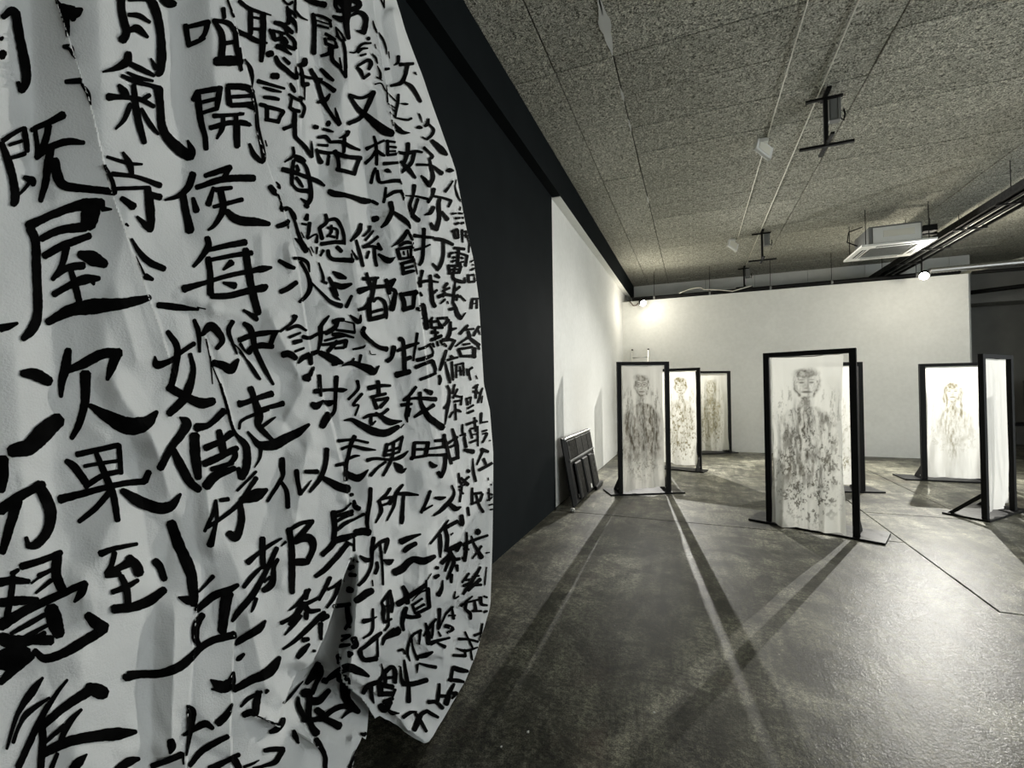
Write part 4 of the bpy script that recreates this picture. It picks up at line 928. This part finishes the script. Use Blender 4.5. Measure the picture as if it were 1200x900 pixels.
(420, 240, 7.5, """
70,600,26 85,660,36 100,700,36;40,650,36 130,650,36 175,640,24;0,760,60 100,730,40 180,720,40 250,715,36;150,640,36 130,740,40 110,830,40 60,900,40 0,925,30;100,820,36 90,900,50 100,1010,40;130,850,30 170,820,30 230,860,36 240,960,40 245,1000,24;90,1010,40 160,995,45 230,975,40;100,950,30 210,920,30;240,660,40 260,680,36 320,655,30;320,655,30 260,760,36;250,690,40 270,780,40;260,740,36 320,760,40 310,850,50 290,920,60;250,760,8 290,900,8
430,225,36 380,300,40 290,370,12;430,225,30 475,310,24;360,360,30 420,330,36 480,340,24;340,390,36 360,460,36 355,480,24;350,390,26 480,370,36;460,380,26 460,460,26;395,410,20 400,440,20;430,400,16 435,450,16;360,475,30 480,460,26;370,520,30 480,490,36;380,510,30 395,600,40;390,560,26 480,540,26;385,605,40 450,590,36 490,580,24;490,470,12 515,610,14
575,210,36 570,360,36 560,480,36 535,530,30;485,270,36 560,280,30 660,290,26;490,400,26 560,380,24 630,350,16;670,300,36 740,310,36 830,350,30;745,320,30 745,440,30 720,530,36 690,575,30;650,515,20 690,560,30
895,20,14 890,50,12;820,80,24 860,75,16;880,75,24 930,80,16;850,120,24 890,115,20;910,115,20 940,115,20;850,170,26 880,160,24;900,165,24 940,155,20;820,235,26 870,215,24;840,240,24 850,295,24;870,220,24 880,290,20;850,295,20 880,290,20;910,220,24 915,330,16;910,240,16 960,230,20;960,210,20 965,300,20 1000,350,30;920,270,12 960,270,12;945,230,14 940,290,12;975,310,16 970,420,14
840,380,30 930,390,30;800,430,26 860,420,20 960,450,24;800,430,24 800,460,24;955,450,26 940,540,26;880,390,26 870,540,30;830,465,26 850,460,20;900,465,26 920,470,20;820,500,26 850,490,20;890,510,20 920,500,20;790,530,26 800,600,30;800,540,24 900,530,30;900,540,30 880,600,30;800,570,20 890,565,20;790,605,24 890,595,24;850,540,26 830,640,30 890,675,36 935,680,26;935,640,16 930,685,20
1015,425,14 1012,450,12;985,505,14 1010,485,20 1035,505,16;1000,530,16 1025,520,20;985,575,20 1020,560,24;965,615,24 965,680,30;970,620,20 1035,615,24;1030,620,24 1020,670,24;965,680,24 1020,675,24
560,580,36 550,640,24 530,690,36;520,690,30 600,670,30 700,680,20;540,640,30 545,720,30;540,770,20 555,800,26;630,620,30 640,760,36 650,850,40 670,895,40;680,620,40 710,640,26;690,750,24 650,780,30
780,690,30 750,730,24;800,730,24 740,760,24;850,680,16 840,760,26 830,860,24;890,720,24 840,760,24;700,810,36 760,790,30 900,810,24;760,770,26 740,810,24;890,800,24 940,845,16;760,830,24 720,870,14;870,790,24 860,840,24;830,860,26 850,900,34 870,960,40 900,1000,40;900,1000,26 940,950,12;800,920,30 860,905,30;780,850,16 790,870,12
370,780,40 400,860,45 400,915,40;390,790,40 510,770,50;490,780,40 480,900,36;390,920,50 480,900,40;560,880,60 580,1000,60 600,1090,40;510,910,30 560,930,40
1000,830,24 1050,825,20;1000,830,24 990,910,30;1040,830,20 1040,910,20;1000,870,16 1040,865,14
"""),
(280, 360, 7.5, """
40,140,40 90,180,60 120,260,60 140,360,50 200,500,50 300,680,26;0,290,50 100,250,50 240,225,50 350,210,24;320,220,50 290,290,50 270,350,50;80,400,60 120,350,50 200,335,60 300,345,45;10,320,30 40,370,24 65,400,12
0,395,10 100,500,16 185,635,24
490,80,60 470,130,30 360,215,26;420,200,26 510,165,36 590,205,24;440,265,30 540,225,24;480,310,45 550,295,36;385,415,60 440,410,60 500,450,50;490,390,26 570,360,24;560,260,40 620,270,36 690,235,30 760,220,30;790,75,20 750,120,40 710,180,36;715,170,50 715,280,40 695,380,24;520,490,24 570,440,50 690,390,40;620,420,60 630,500,40;655,530,30 620,600,45;570,620,60 610,620,80
830,130,50 870,110,40 920,110,36;870,110,40 840,180,45 760,230,45;920,120,14 1010,145,14;1010,150,20 1020,220,20;850,200,24 930,210,30 1020,220,30;820,240,36 900,240,36 1010,265,20;750,295,24 840,270,24 950,250,20;730,330,30 830,320,36 940,295,40;940,290,45 930,350,40;860,300,40 780,390,40;840,360,26 920,355,30;710,400,50 790,440,70 850,470,70 910,490,30;820,500,40 860,500,30
975,70,14 1030,120,50 1060,130,40 1070,70,16;1100,180,40 1090,230,45 1160,300,36 1230,350,40 1300,370,50;1000,370,20 1090,350,24 1110,330,10;1145,380,8 1160,415,10 1200,415,10;1010,450,20 990,490,30;1070,420,30 1050,520,26;905,515,14 990,490,45 1080,520,60 1150,550,80 1180,570,60 1230,515,16
705,600,40 710,700,40 720,780,24;855,610,45 850,720,40 840,900,36 800,960,36 750,1040,30;665,740,50 780,725,30 900,730,45 950,725,16;640,850,50 680,870,70 740,820,20;750,830,30 790,845,60 830,830,30;780,930,40 750,1000,70 730,1050,60
100,710,60 130,800,60 160,890,70 175,960,80 170,1040,60 240,1120,50 290,1165,40;0,850,70 50,840,50 160,800,50 290,760,60;190,895,30 300,870,45 390,845,50;0,1070,26 20,1000,30 140,940,36 260,900,26;200,1050,36 270,1000,36 320,965,14;75,1095,24 120,1150,40 180,1210,70 300,1210,100 420,1150,90 520,1100,75 615,1030,30;190,1250,36 180,1330,26 135,1410,10
"""),
(420, 360, 7.5, """
620,130,24 650,90,24;640,130,30 700,120,26;690,100,26 780,95,30;640,100,24 640,180,30;700,120,24 720,170,40;790,110,36 750,160,30;640,180,26 740,180,26;640,220,36 700,225,26;670,180,24 680,270,26;640,290,36 730,250,30;650,320,30 665,350,20;690,300,20 700,340,20;720,290,20 735,330,16;810,130,26 800,230,36 770,290,30;800,200,36 860,185,20;740,290,40 810,285,30 850,300,24;850,290,20 800,370,30;750,320,24 770,345,24
960,160,26 890,235,30;920,200,24 1015,190,20;965,215,30 980,260,30;1060,170,24 1010,250,24;1050,200,20 1070,240,14;970,260,26 850,345,16;970,265,26 1040,320,36 1065,330,24;920,330,24 980,320,20;880,370,26 1000,350,24;880,370,30 900,430,30;1020,360,36 1015,440,40;890,430,26 1015,430,30;1050,330,24 1060,370,20
310,350,50 290,440,40 250,475,40;360,280,45 390,290,36 400,420,40 405,580,45;515,230,30 500,340,26 480,470,20;340,385,30 420,350,40 530,315,24;410,460,40 460,440,36;330,595,60 400,580,50 450,565,50
530,370,26 590,350,26 630,320,16;620,330,16 655,390,20 640,430,24;510,465,36 580,450,40 650,420,30;500,530,36 570,500,36 650,470,36;650,475,40 675,540,30 670,580,24;540,635,30 610,610,30 680,580,26
770,380,30 740,480,30 715,555,24;760,480,20 780,570,30 805,665,24;780,465,24 870,440,24;810,430,30 840,450,24;820,480,24 830,640,24;850,510,20 920,490,20;860,520,20 860,620,20;890,520,16 900,600,16;920,490,20 925,600,20;860,560,14 920,560,14;950,540,14 960,600,14;1000,530,24 970,560,20 985,640,20;1030,600,10 1045,630,10;710,600,26 720,640,30 710,680,20
-10,650,36 -5,720,30 -90,810,26;30,760,30 -50,860,26 0,860,20 -30,950,22;170,650,40 180,770,36;90,710,50 200,690,36 280,690,24;110,790,36 240,760,30;130,810,36 160,890,40;130,820,30 260,800,36;255,810,30 190,880,36;-130,995,14 -60,990,40 20,1035,60 130,1090,70 240,1105,70 350,1050,45;370,1060,16 400,1025,10;150,930,30 210,970,45 280,1010,60 380,1000,16;40,975,24 100,950,36 200,940,30 260,895,30;110,960,30 110,1030,30 150,1000,16
505,700,30 450,770,30 395,810,24;390,820,20 500,800,30 680,810,45;440,780,36 430,890,36 420,960,36 430,1010,16;375,860,36 470,850,26;540,750,36 545,830,36 580,910,50 620,970,60 690,1025,60 740,1060,60;580,725,26 640,755,50;660,860,40 620,890,30 560,920,40 490,965,26;455,890,24 440,960,20
780,690,24 800,740,24 790,840,26 750,890,24;845,680,20 825,760,20;870,720,20 830,800,20;850,780,24 910,790,16;840,830,24 900,820,20;800,820,24 780,910,24 760,1030,14;910,780,16 900,860,20;850,850,20 855,990,20;850,900,20 880,910,30 900,920,20;800,970,20 830,920,20
1010,710,20 1050,680,20;1010,740,24 1080,760,20;1040,690,20 1030,800,20;950,800,20 960,860,20;960,800,16 990,790,16;990,790,16 980,850,16;960,890,20 1010,860,20;1090,710,16 1050,840,20;1090,780,12 1080,840,14;960,930,24 1010,910,24
"""),
(280, 480, 7.5, """
380,430,50 380,500,60 385,580,40 340,660,40 250,805,30;375,640,36 420,720,45 430,860,45;505,535,50 520,650,40 540,745,40;540,740,30 590,680,24 635,620,10;580,545,40 690,545,45;770,345,50 760,470,45 715,600,45 620,725,26;720,590,40 790,630,60 880,680,80 960,700,80;980,750,36 1000,745,30
870,275,36 1000,265,26 1135,290,24;1015,235,45 985,300,40 960,400,36 940,500,40 940,620,40;900,345,30 980,320,26 1100,345,36 1200,355,14;950,440,24 1010,410,30 1060,405,14;850,490,30 920,475,36;940,560,60 1020,600,70 1070,590,60 1135,530,14
840,905,30 920,880,26 985,820,20;1010,800,30 1020,850,50 1060,870,40
"""),
(420, 480, 7.5, """
1080,30,24 1075,120,20;1070,115,20 1135,105,16;950,130,26 1040,100,24;1020,70,20 1030,190,20;980,180,20 1000,250,20;985,170,20 1050,150,20;1045,150,20 1050,320,16;990,220,14 1040,215,14;980,290,24 1050,260,20;1090,190,20 1130,180,16;1090,215,16 1130,210,20 1090,290,20;915,130,16 915,200,20 940,230,20;890,230,16 940,210,20;930,240,24 945,330,30;930,355,30 1010,370,45;1150,270,14 1160,272,12
750,220,30 790,380,30 815,475,30;780,300,26 870,240,24;825,170,24 860,290,36 875,430,30;800,330,24 850,310,24;815,440,40 880,420,30
490,290,36 480,420,36 455,430,30;490,290,30 620,290,30;610,290,40 590,400,40;500,350,26 600,345,26;460,425,30 600,405,26;670,275,30 760,265,36;755,220,30 755,330,40;610,345,20 690,335,26 760,325,26;600,400,26 700,400,26 770,395,30;765,400,36 755,520,36 720,590,45;700,550,36 720,590,30;625,460,24 655,495,50 690,490,20
250,300,30 240,350,36 225,410,30;260,310,26 320,280,26 390,235,24;385,240,30 370,310,26 360,360,26;250,365,24 370,330,24;230,400,36 300,390,24 360,370,24;310,280,26 300,400,30 270,480,30 215,580,26;75,445,40 150,430,30 290,440,30 380,410,40 435,365,16;240,460,24 170,510,26 105,580,36;310,465,16 355,510,70 380,540,50 420,515,12
280,690,26 240,750,30 170,810,24;180,800,30 200,880,36 190,920,30 150,995,14;200,790,20 290,770,30 270,830,40;210,840,26 270,820,24;390,660,24 330,740,36 310,850,26 250,975,16;340,740,30 420,740,40 525,750,20;395,750,30 385,900,36 382,960,45 378,1000,36
105,690,36 100,800,40 85,900,36 75,980,40
630,715,30 600,800,30 550,905,30;560,890,26 650,840,16;670,775,24 720,780,40 765,770,16;820,665,16 840,720,20 830,770,30 780,830,40 720,890,34 660,930,20;790,820,36 850,870,50 900,855,16
880,560,20 890,640,20;960,540,40 975,540,30;900,600,24 960,660,36;970,590,24 900,650,20;880,680,20 930,660,20;910,660,20 890,810,20;880,700,14 920,740,20
1005,430,12 1010,540,24 1030,630,26;1080,350,36 1140,370,26;1090,370,24 1040,485,14;1100,430,24 1120,480,24;1060,530,30 1120,500,30 1190,460,24
1000,690,20 1000,820,24;1010,740,24 1080,730,26;1090,740,24 1070,800,24;990,830,24 1070,800,24;1030,740,20 1060,840,26 1095,900,30;960,860,24 970,930,24
1140,600,10 1142,620,10;1165,655,14 1168,665,12;1130,730,14 1180,750,20;1145,690,14 1150,800,16;1130,800,16 1180,770,20;1145,840,16 1180,830,16;1155,880,16 1180,875,14
"""),
(280, 600, 7.5, """
205,230,60 205,350,60 210,490,50;75,445,60 160,370,40 270,290,40 375,230,20;40,660,40 110,570,45 190,490,30;330,315,45 280,430,50 200,590,50 110,740,60 0,870,60 -60,960,30;340,415,40 305,480,45 300,590,60 270,650,70 210,690,50;220,620,20 270,570,30;150,760,40 120,850,30 105,880,14;440,150,60 460,300,60 465,500,60 465,710,50;440,160,40 540,100,40 650,80,40;640,85,45 570,170,50 490,250,50;490,270,40 560,230,70 630,240,80 650,320,60 600,440,50;500,440,70 560,440,70 610,440,50;370,300,12 410,260,30
830,0,60 840,130,50 830,240,50;840,40,30 1000,-10,36;860,80,30 930,40,36 1000,20,24;860,160,30 930,100,40 1020,60,24 1100,15,30;730,375,50 800,310,50 850,250,60 950,220,60 1020,200,45;670,565,40 760,500,50 870,380,50 950,280,50;940,270,40 1000,290,24;1130,0,40 1125,100,40 1140,170,20;1020,180,60 1090,170,70 1145,180,70;1010,230,20 1010,340,26
985,410,30 1050,440,16;965,490,50 1010,480,40;970,550,40 1030,555,36;955,680,60 1000,690,50;830,830,40 900,820,40 980,810,36;950,810,50 955,900,50 965,970,50
800,575,40 760,660,40 700,770,36;780,680,30 840,650,30 910,600,40;880,620,40 840,740,36 770,840,26
440,865,16 520,800,36 620,680,36;600,690,50 580,760,50;520,800,30 600,800,40 710,745,30;560,800,60 500,910,50 440,990,30;570,820,60 620,870,50 710,860,30;370,975,40 440,940,36 500,900,36;540,910,40 470,1000,36 400,1080,16;590,890,50 590,940,40;385,1205,24 480,1140,36 580,1050,45 690,940,50 750,880,40;720,950,40 780,910,50;715,980,50 720,1120,30
560,1125,50 610,1115,40;515,1280,40 560,1220,60 615,1160,30;650,1220,30 670,1220,24
"""),
(280, 720, 7.5, """
-30,265,30 0,235,60 100,170,70 180,120,70 230,55,26
-20,400,30 0,385,50 45,345,30
-50,660,60 0,635,70 120,570,80 240,520,100 310,450,90 355,375,40
390,780,26 450,720,30 560,590,12
700,430,60 660,520,80 590,610,40;720,450,40 720,520,50 680,600,45 640,700,45;560,700,70 600,690,80 620,740,60;610,760,80 700,760,70 790,670,50;615,780,60 610,900,60 640,990,60 680,1050,80;520,730,24 520,800,50 570,910,50;740,580,60 770,600,40;560,930,50 650,930,50 740,920,60 850,970,70 880,985,80;680,840,60 730,880,70;750,900,50 830,840,50 920,810,50 1030,840,60;900,915,16 970,850,40 1020,840,50
770,580,40 850,520,70 960,470,80 1050,500,70 1140,545,26;870,570,60 930,580,100 930,680,90 940,740,80 1000,820,70 1050,860,50
960,0,50 975,60,50 930,130,30;975,110,26 985,112,24;900,190,26 980,185,26 900,230,30;890,280,45 980,265,26;1010,210,60 1030,270,50 1000,290,40;870,360,50 880,400,50 870,430,30;980,340,60 970,370,40;1060,310,36 1110,280,36 1190,210,45 1250,160,30;1060,320,50 1075,370,45 1110,400,50 1210,385,50;1215,200,20 1218,370,24
675,1100,50 720,1170,50 755,1250,45 755,1350,45
1070,1050,26 1100,1060,40 1110,1040,20
1030,1190,14 1000,1280,30 970,1350,36
"""),
(420, 600, 7.5, """
370,260,60 440,230,50 545,195,20;400,345,40 440,310,50 505,275,40;315,530,70 380,500,70 470,420,60 570,430,70 670,390,40
130,225,40 120,330,40 110,480,30 60,580,36 0,645,30;10,385,20 60,420,50 110,420,30;120,340,26 190,270,36 260,240,40;255,245,40 245,300,36 230,365,14;190,290,24 205,420,26 215,640,20;160,440,30 165,490,36 145,540,36;220,420,20 265,440,60 305,420,20;120,600,16 125,650,14;-20,780,60 60,720,70 120,690,60
200,790,24 220,850,36 215,900,36 225,970,24;200,800,24 280,690,30;275,700,30 295,800,36 290,880,30;230,830,20 280,820,20;255,740,20 260,900,24 265,1000,20;225,970,30 290,940,24;230,1040,24 260,1000,24;210,1170,16 230,1110,40 290,1070,70 340,1040,80 345,1010,20;40,960,50 90,950,40 120,940,30 160,920,12;125,850,24 120,1040,30 40,1110,20
390,655,40 420,720,50 430,800,50;345,810,60 420,760,50 520,690,45 590,640,40;595,600,20 590,660,30;640,540,10 595,610,8;420,840,40 400,890,50 385,980,36 395,1040,30;610,670,36 620,840,40;470,780,10 540,710,14 610,680,24;470,820,24 560,760,24;490,860,24 580,810,24;470,810,24 500,890,30;510,890,36 620,840,30;400,910,50 470,925,40 540,910,40
790,70,16 720,170,26 630,280,20;715,200,36 720,300,36 720,400,14;760,140,36 780,230,36 775,330,36;770,135,36 870,80,36;905,30,40 910,110,40 880,100,20;810,200,20 830,185,14;760,340,26 840,310,50 900,270,30;790,330,40 840,420,50;730,450,40 800,380,36;760,520,20 800,410,36;780,590,20 840,440,40;840,420,40 890,410,30;900,270,36 860,340,40;860,470,40 870,520,20
680,490,36 700,490,30;670,575,40 705,555,30;815,550,36 815,620,26;740,600,14 730,680,36 700,730,50
1040,170,60 1060,180,50;920,290,36 1020,245,30 1135,205,24;950,180,20 950,300,30 930,430,36;930,320,36 970,330,20;990,210,16 1020,290,24 1080,400,50;1080,300,24 1000,410,16;910,405,26 940,420,20;1120,360,16 1150,355,14
970,540,24 910,620,24;940,600,24 1000,590,24;920,650,30 990,620,26;1070,485,26 1000,600,36 920,720,26;960,690,30 1070,590,36;1010,640,30 1080,640,24;1000,570,20 1060,560,20;1125,485,12 1110,640,14
850,700,14 840,760,20 880,740,12;1000,740,16 900,825,24;950,780,30 940,850,30 980,890,30 985,940,24;930,800,20 1050,770,20;1020,790,24 1030,860,30;1000,870,24 1080,870,20;1070,750,36 1080,810,30 1130,820,20;1100,740,20 1130,750,20;1100,880,24 1130,870,20
710,850,36 712,910,28 700,1030,24;770,890,20 710,1020,16;770,890,24 830,830,20;820,840,20 835,940,28;790,910,20 850,910,20
"""),
(420, 720, 7.5, """
590,75,20 610,160,40 615,260,45;680,40,24 640,90,30 570,190,16;655,80,24 650,160,26 640,210,24;630,255,45 700,230,30 800,205,24;690,250,20 760,285,36;700,150,16 720,190,24;760,100,40 800,110,40 830,130,30 780,160,24
550,140,30 470,190,26 430,320,26 450,410,14;540,150,30 535,260,16;465,180,20 480,300,24 520,400,26;350,320,26 390,310,24 410,350,16;510,375,30 580,360,50 650,330,24;530,430,20 600,450,30 680,465,36;515,440,30 515,510,12
1090,80,16 1065,230,20;1015,185,30 1095,155,20;880,215,30 960,220,24 1050,240,24;935,155,20 1000,290,20;860,300,14 940,320,30 1045,290,16;830,360,30 940,365,30;930,310,26 940,370,24;985,320,20 1000,400,16
830,460,30 820,520,30 810,590,26;830,470,50 900,490,50 960,500,30;790,575,30 870,580,40 930,595,24
710,610,24 700,720,36 690,790,30;610,770,40 680,770,36 740,825,36;700,715,36 800,720,30;840,610,24 800,690,40 770,790,50;800,700,30 860,690,30 820,740,20
370,460,16 375,560,30 400,620,50;400,400,20 420,540,36 440,640,36;390,610,50 480,610,50 600,575,50;440,640,36 440,770,45;350,455,14 370,460,10
200,430,10 215,520,24 180,590,40;40,690,40 80,630,50 180,590,40;110,640,36 115,720,40 135,780,16;235,500,45 290,460,40 320,500,45 320,600,40;230,520,36 235,600,36;240,560,36 300,550,26;190,610,60 190,710,50;200,620,50 300,640,50;200,700,50 290,700,50;190,800,60 230,830,70 280,770,50;220,770,40 300,740,36;320,660,30 290,750,20;270,845,30 300,865,36 355,870,14
390,905,40 450,865,36 510,855,14;605,845,34 550,880,45 515,960,50 490,1020,40;500,870,30 550,950,36 595,1030,30;605,850,34 650,880,36 700,905,26
"""),
]
def catmull(p, step):
    p = np.array(p, float)
    if len(p) == 1: p = np.vstack([p, p + [p[0, 2] * .3, 0, 0]])
    if len(p) == 2: p = np.vstack([p[0], (p[0] + p[1]) / 2, p[1]])
    ext = np.vstack([2*p[0] - p[1], p, 2*p[-1] - p[-2]]); out = []
    for i in range(1, len(ext) - 2):
        a, b, c, d = ext[i-1:i+3]
        n = max(2, int(np.hypot(*(c - b)[:2]) / step))
        for t in np.linspace(0, 1, n, endpoint=False):
            out.append(.5 * ((2*b) + (-a + c)*t + (2*a - 5*b + 4*c - d)*t*t + (-a + 3*b - 3*c + d)*t**3))
    out.append(p[-1]); return np.array(out)
irng = random.Random(3)
def brush(bm_v, bm_f, stroke, shoot=hit, step=1.6, wmin=.5):
    c = catmull(stroke, step)
    # round both ends a little
    d = np.gradient(c[:, :2], axis=0); ln = np.hypot(d[:, 0], d[:, 1]) + 1e-6
    nx, ny = -d[:, 1] / ln, d[:, 0] / ln
    n = len(c); K = 4
    pre = [c[0, :2] - d[0] / ln[0] * c[0, 2] * .28]; post = [c[-1, :2] + d[-1] / ln[-1] * c[-1, 2] * .28]
    cx = np.concatenate([[pre[0][0]], c[:, 0], [post[0][0]]]); cy = np.concatenate([[pre[0][1]], c[:, 1], [post[0][1]]])
    ww = np.concatenate([[c[0, 2] * .55], c[:, 2], [c[-1, 2] * .5]])
    nx = np.concatenate([[nx[0]], nx, [nx[-1]]]); ny = np.concatenate([[ny[0]], ny, [ny[-1]]])
    j = [0, 0]; rows = []
    for i in range(n + 2):
        for k_ in (0, 1): j[k_] = j[k_] * .6 + irng.uniform(-1, 1) * .05
        row = []
        w_ = max(wmin, ww[i]) * .5
        for k in range(K + 1):
            u = -1 + 2 * k / K
            o = u * w_ * (1 + (j[0] if u < 0 else j[1]))
            h = shoot(cx[i] + nx[i] * o, cy[i] + ny[i] * o)
            row.append(h)
        rows.append(row)
    ids = []
    for row in rows:
        r = []
        for h in row:
            if h is None: r.append(None)
            else: r.append((len(bm_v), h[1])); bm_v.append(tuple(h[0]))
        ids.append(r)
    for a, b in zip(ids[:-1], ids[1:]):
        for k in range(K):
            qd = (a[k], a[k+1], b[k+1], b[k])
            if any(x is None for x in qd): continue
            ds = [x[1] for x in qd]
            if max(ds) - min(ds) > .045 * max(1, min(ds)): continue
            bm_f.append([x[0] for x in qd])
def plane_yz(px, py):
    d = ray(px, py); t = XC / d[0]; return d[1] * t, CAM_H + d[2] * t
def hit_yz(y, z):
    d = Vector((XC, y, z - CAM_H)); d.normalize()
    loc, nor, i, dist = bvh.ray_cast(CAMV, d)
    if loc is None: return None
    if nor.dot(d) > 0: nor = -nor
    return loc + nor * (.0007 + .0005 * dist) - d * .0006, dist
def add_character(V, Fc):
    me = bpy.data.meshes.new('painted_character'); me.from_pydata(V, [], Fc)
    me.materials.append(M['ink'])
    o = bpy.data.objects.new('painted_character', me); C.objects.link(o); o.parent = sheet
spare = []
for ox, oy, zm, text in INK:
    for line in text.strip().splitlines():
        V, Fc = [], []; flat = []
        for st in line.split(';'):
            pts_ = []; w_ = 20
            for tok in st.split():
                a = [float(x) for x in tok.split(',')]
                if len(a) > 2: w_ = a[2]
                pts_.append((ox + a[0] / zm, oy + a[1] / zm, w_ / zm))
            if pts_: brush(V, Fc, pts_); flat.append(pts_)
        if not Fc: continue
        add_character(V, Fc)
        if len(flat) >= 6 and 120 < flat[0][0][0] < 480:      # a whole, unbroken character: its strokes in metres on the sheet
            fm = []
            for st in flat:
                q_ = []
                for x, y, w_ in st:
                    yy, zz = plane_yz(x, y); y2, z2 = plane_yz(x, y + w_); q_.append((yy, zz, abs(z2 - zz)))
                fm.append(q_)
            spare.append(fm)
# the writing goes on past the edges of the photograph, in the same columns
for ci, yc in enumerate(np.arange(-.42, 1.75, .25)):
    for ri, zc in enumerate(np.arange(.18, 4.45, .27)):
        px_, py_, dp = project(np.array([XC, yc, zc]))
        mx_ = .13 * FPX / max(dp, .05)
        if dp > .1 and -mx_ * .8 < px_ < 640 and -mx_ < py_ < 900 + mx_: continue
        src = spare[(ci * 7 + ri * 11) % len(spare)]
        al = np.array([p_ for st in src for p_ in st]); cy_, cz_ = (al[:, 0].min() + al[:, 0].max()) / 2, (al[:, 1].min() + al[:, 1].max()) / 2
        k_ = .20 / max(np.ptp(al[:, 0]), np.ptp(al[:, 1]), .05)
        V, Fc = [], []
        for st in src:
            brush(V, Fc, [(yc + (y - cy_) * k_, zc + (z - cz_) * k_, w_ * k_) for y, z, w_ in st], hit_yz, .008, .003)
        if Fc: add_character(V, Fc)
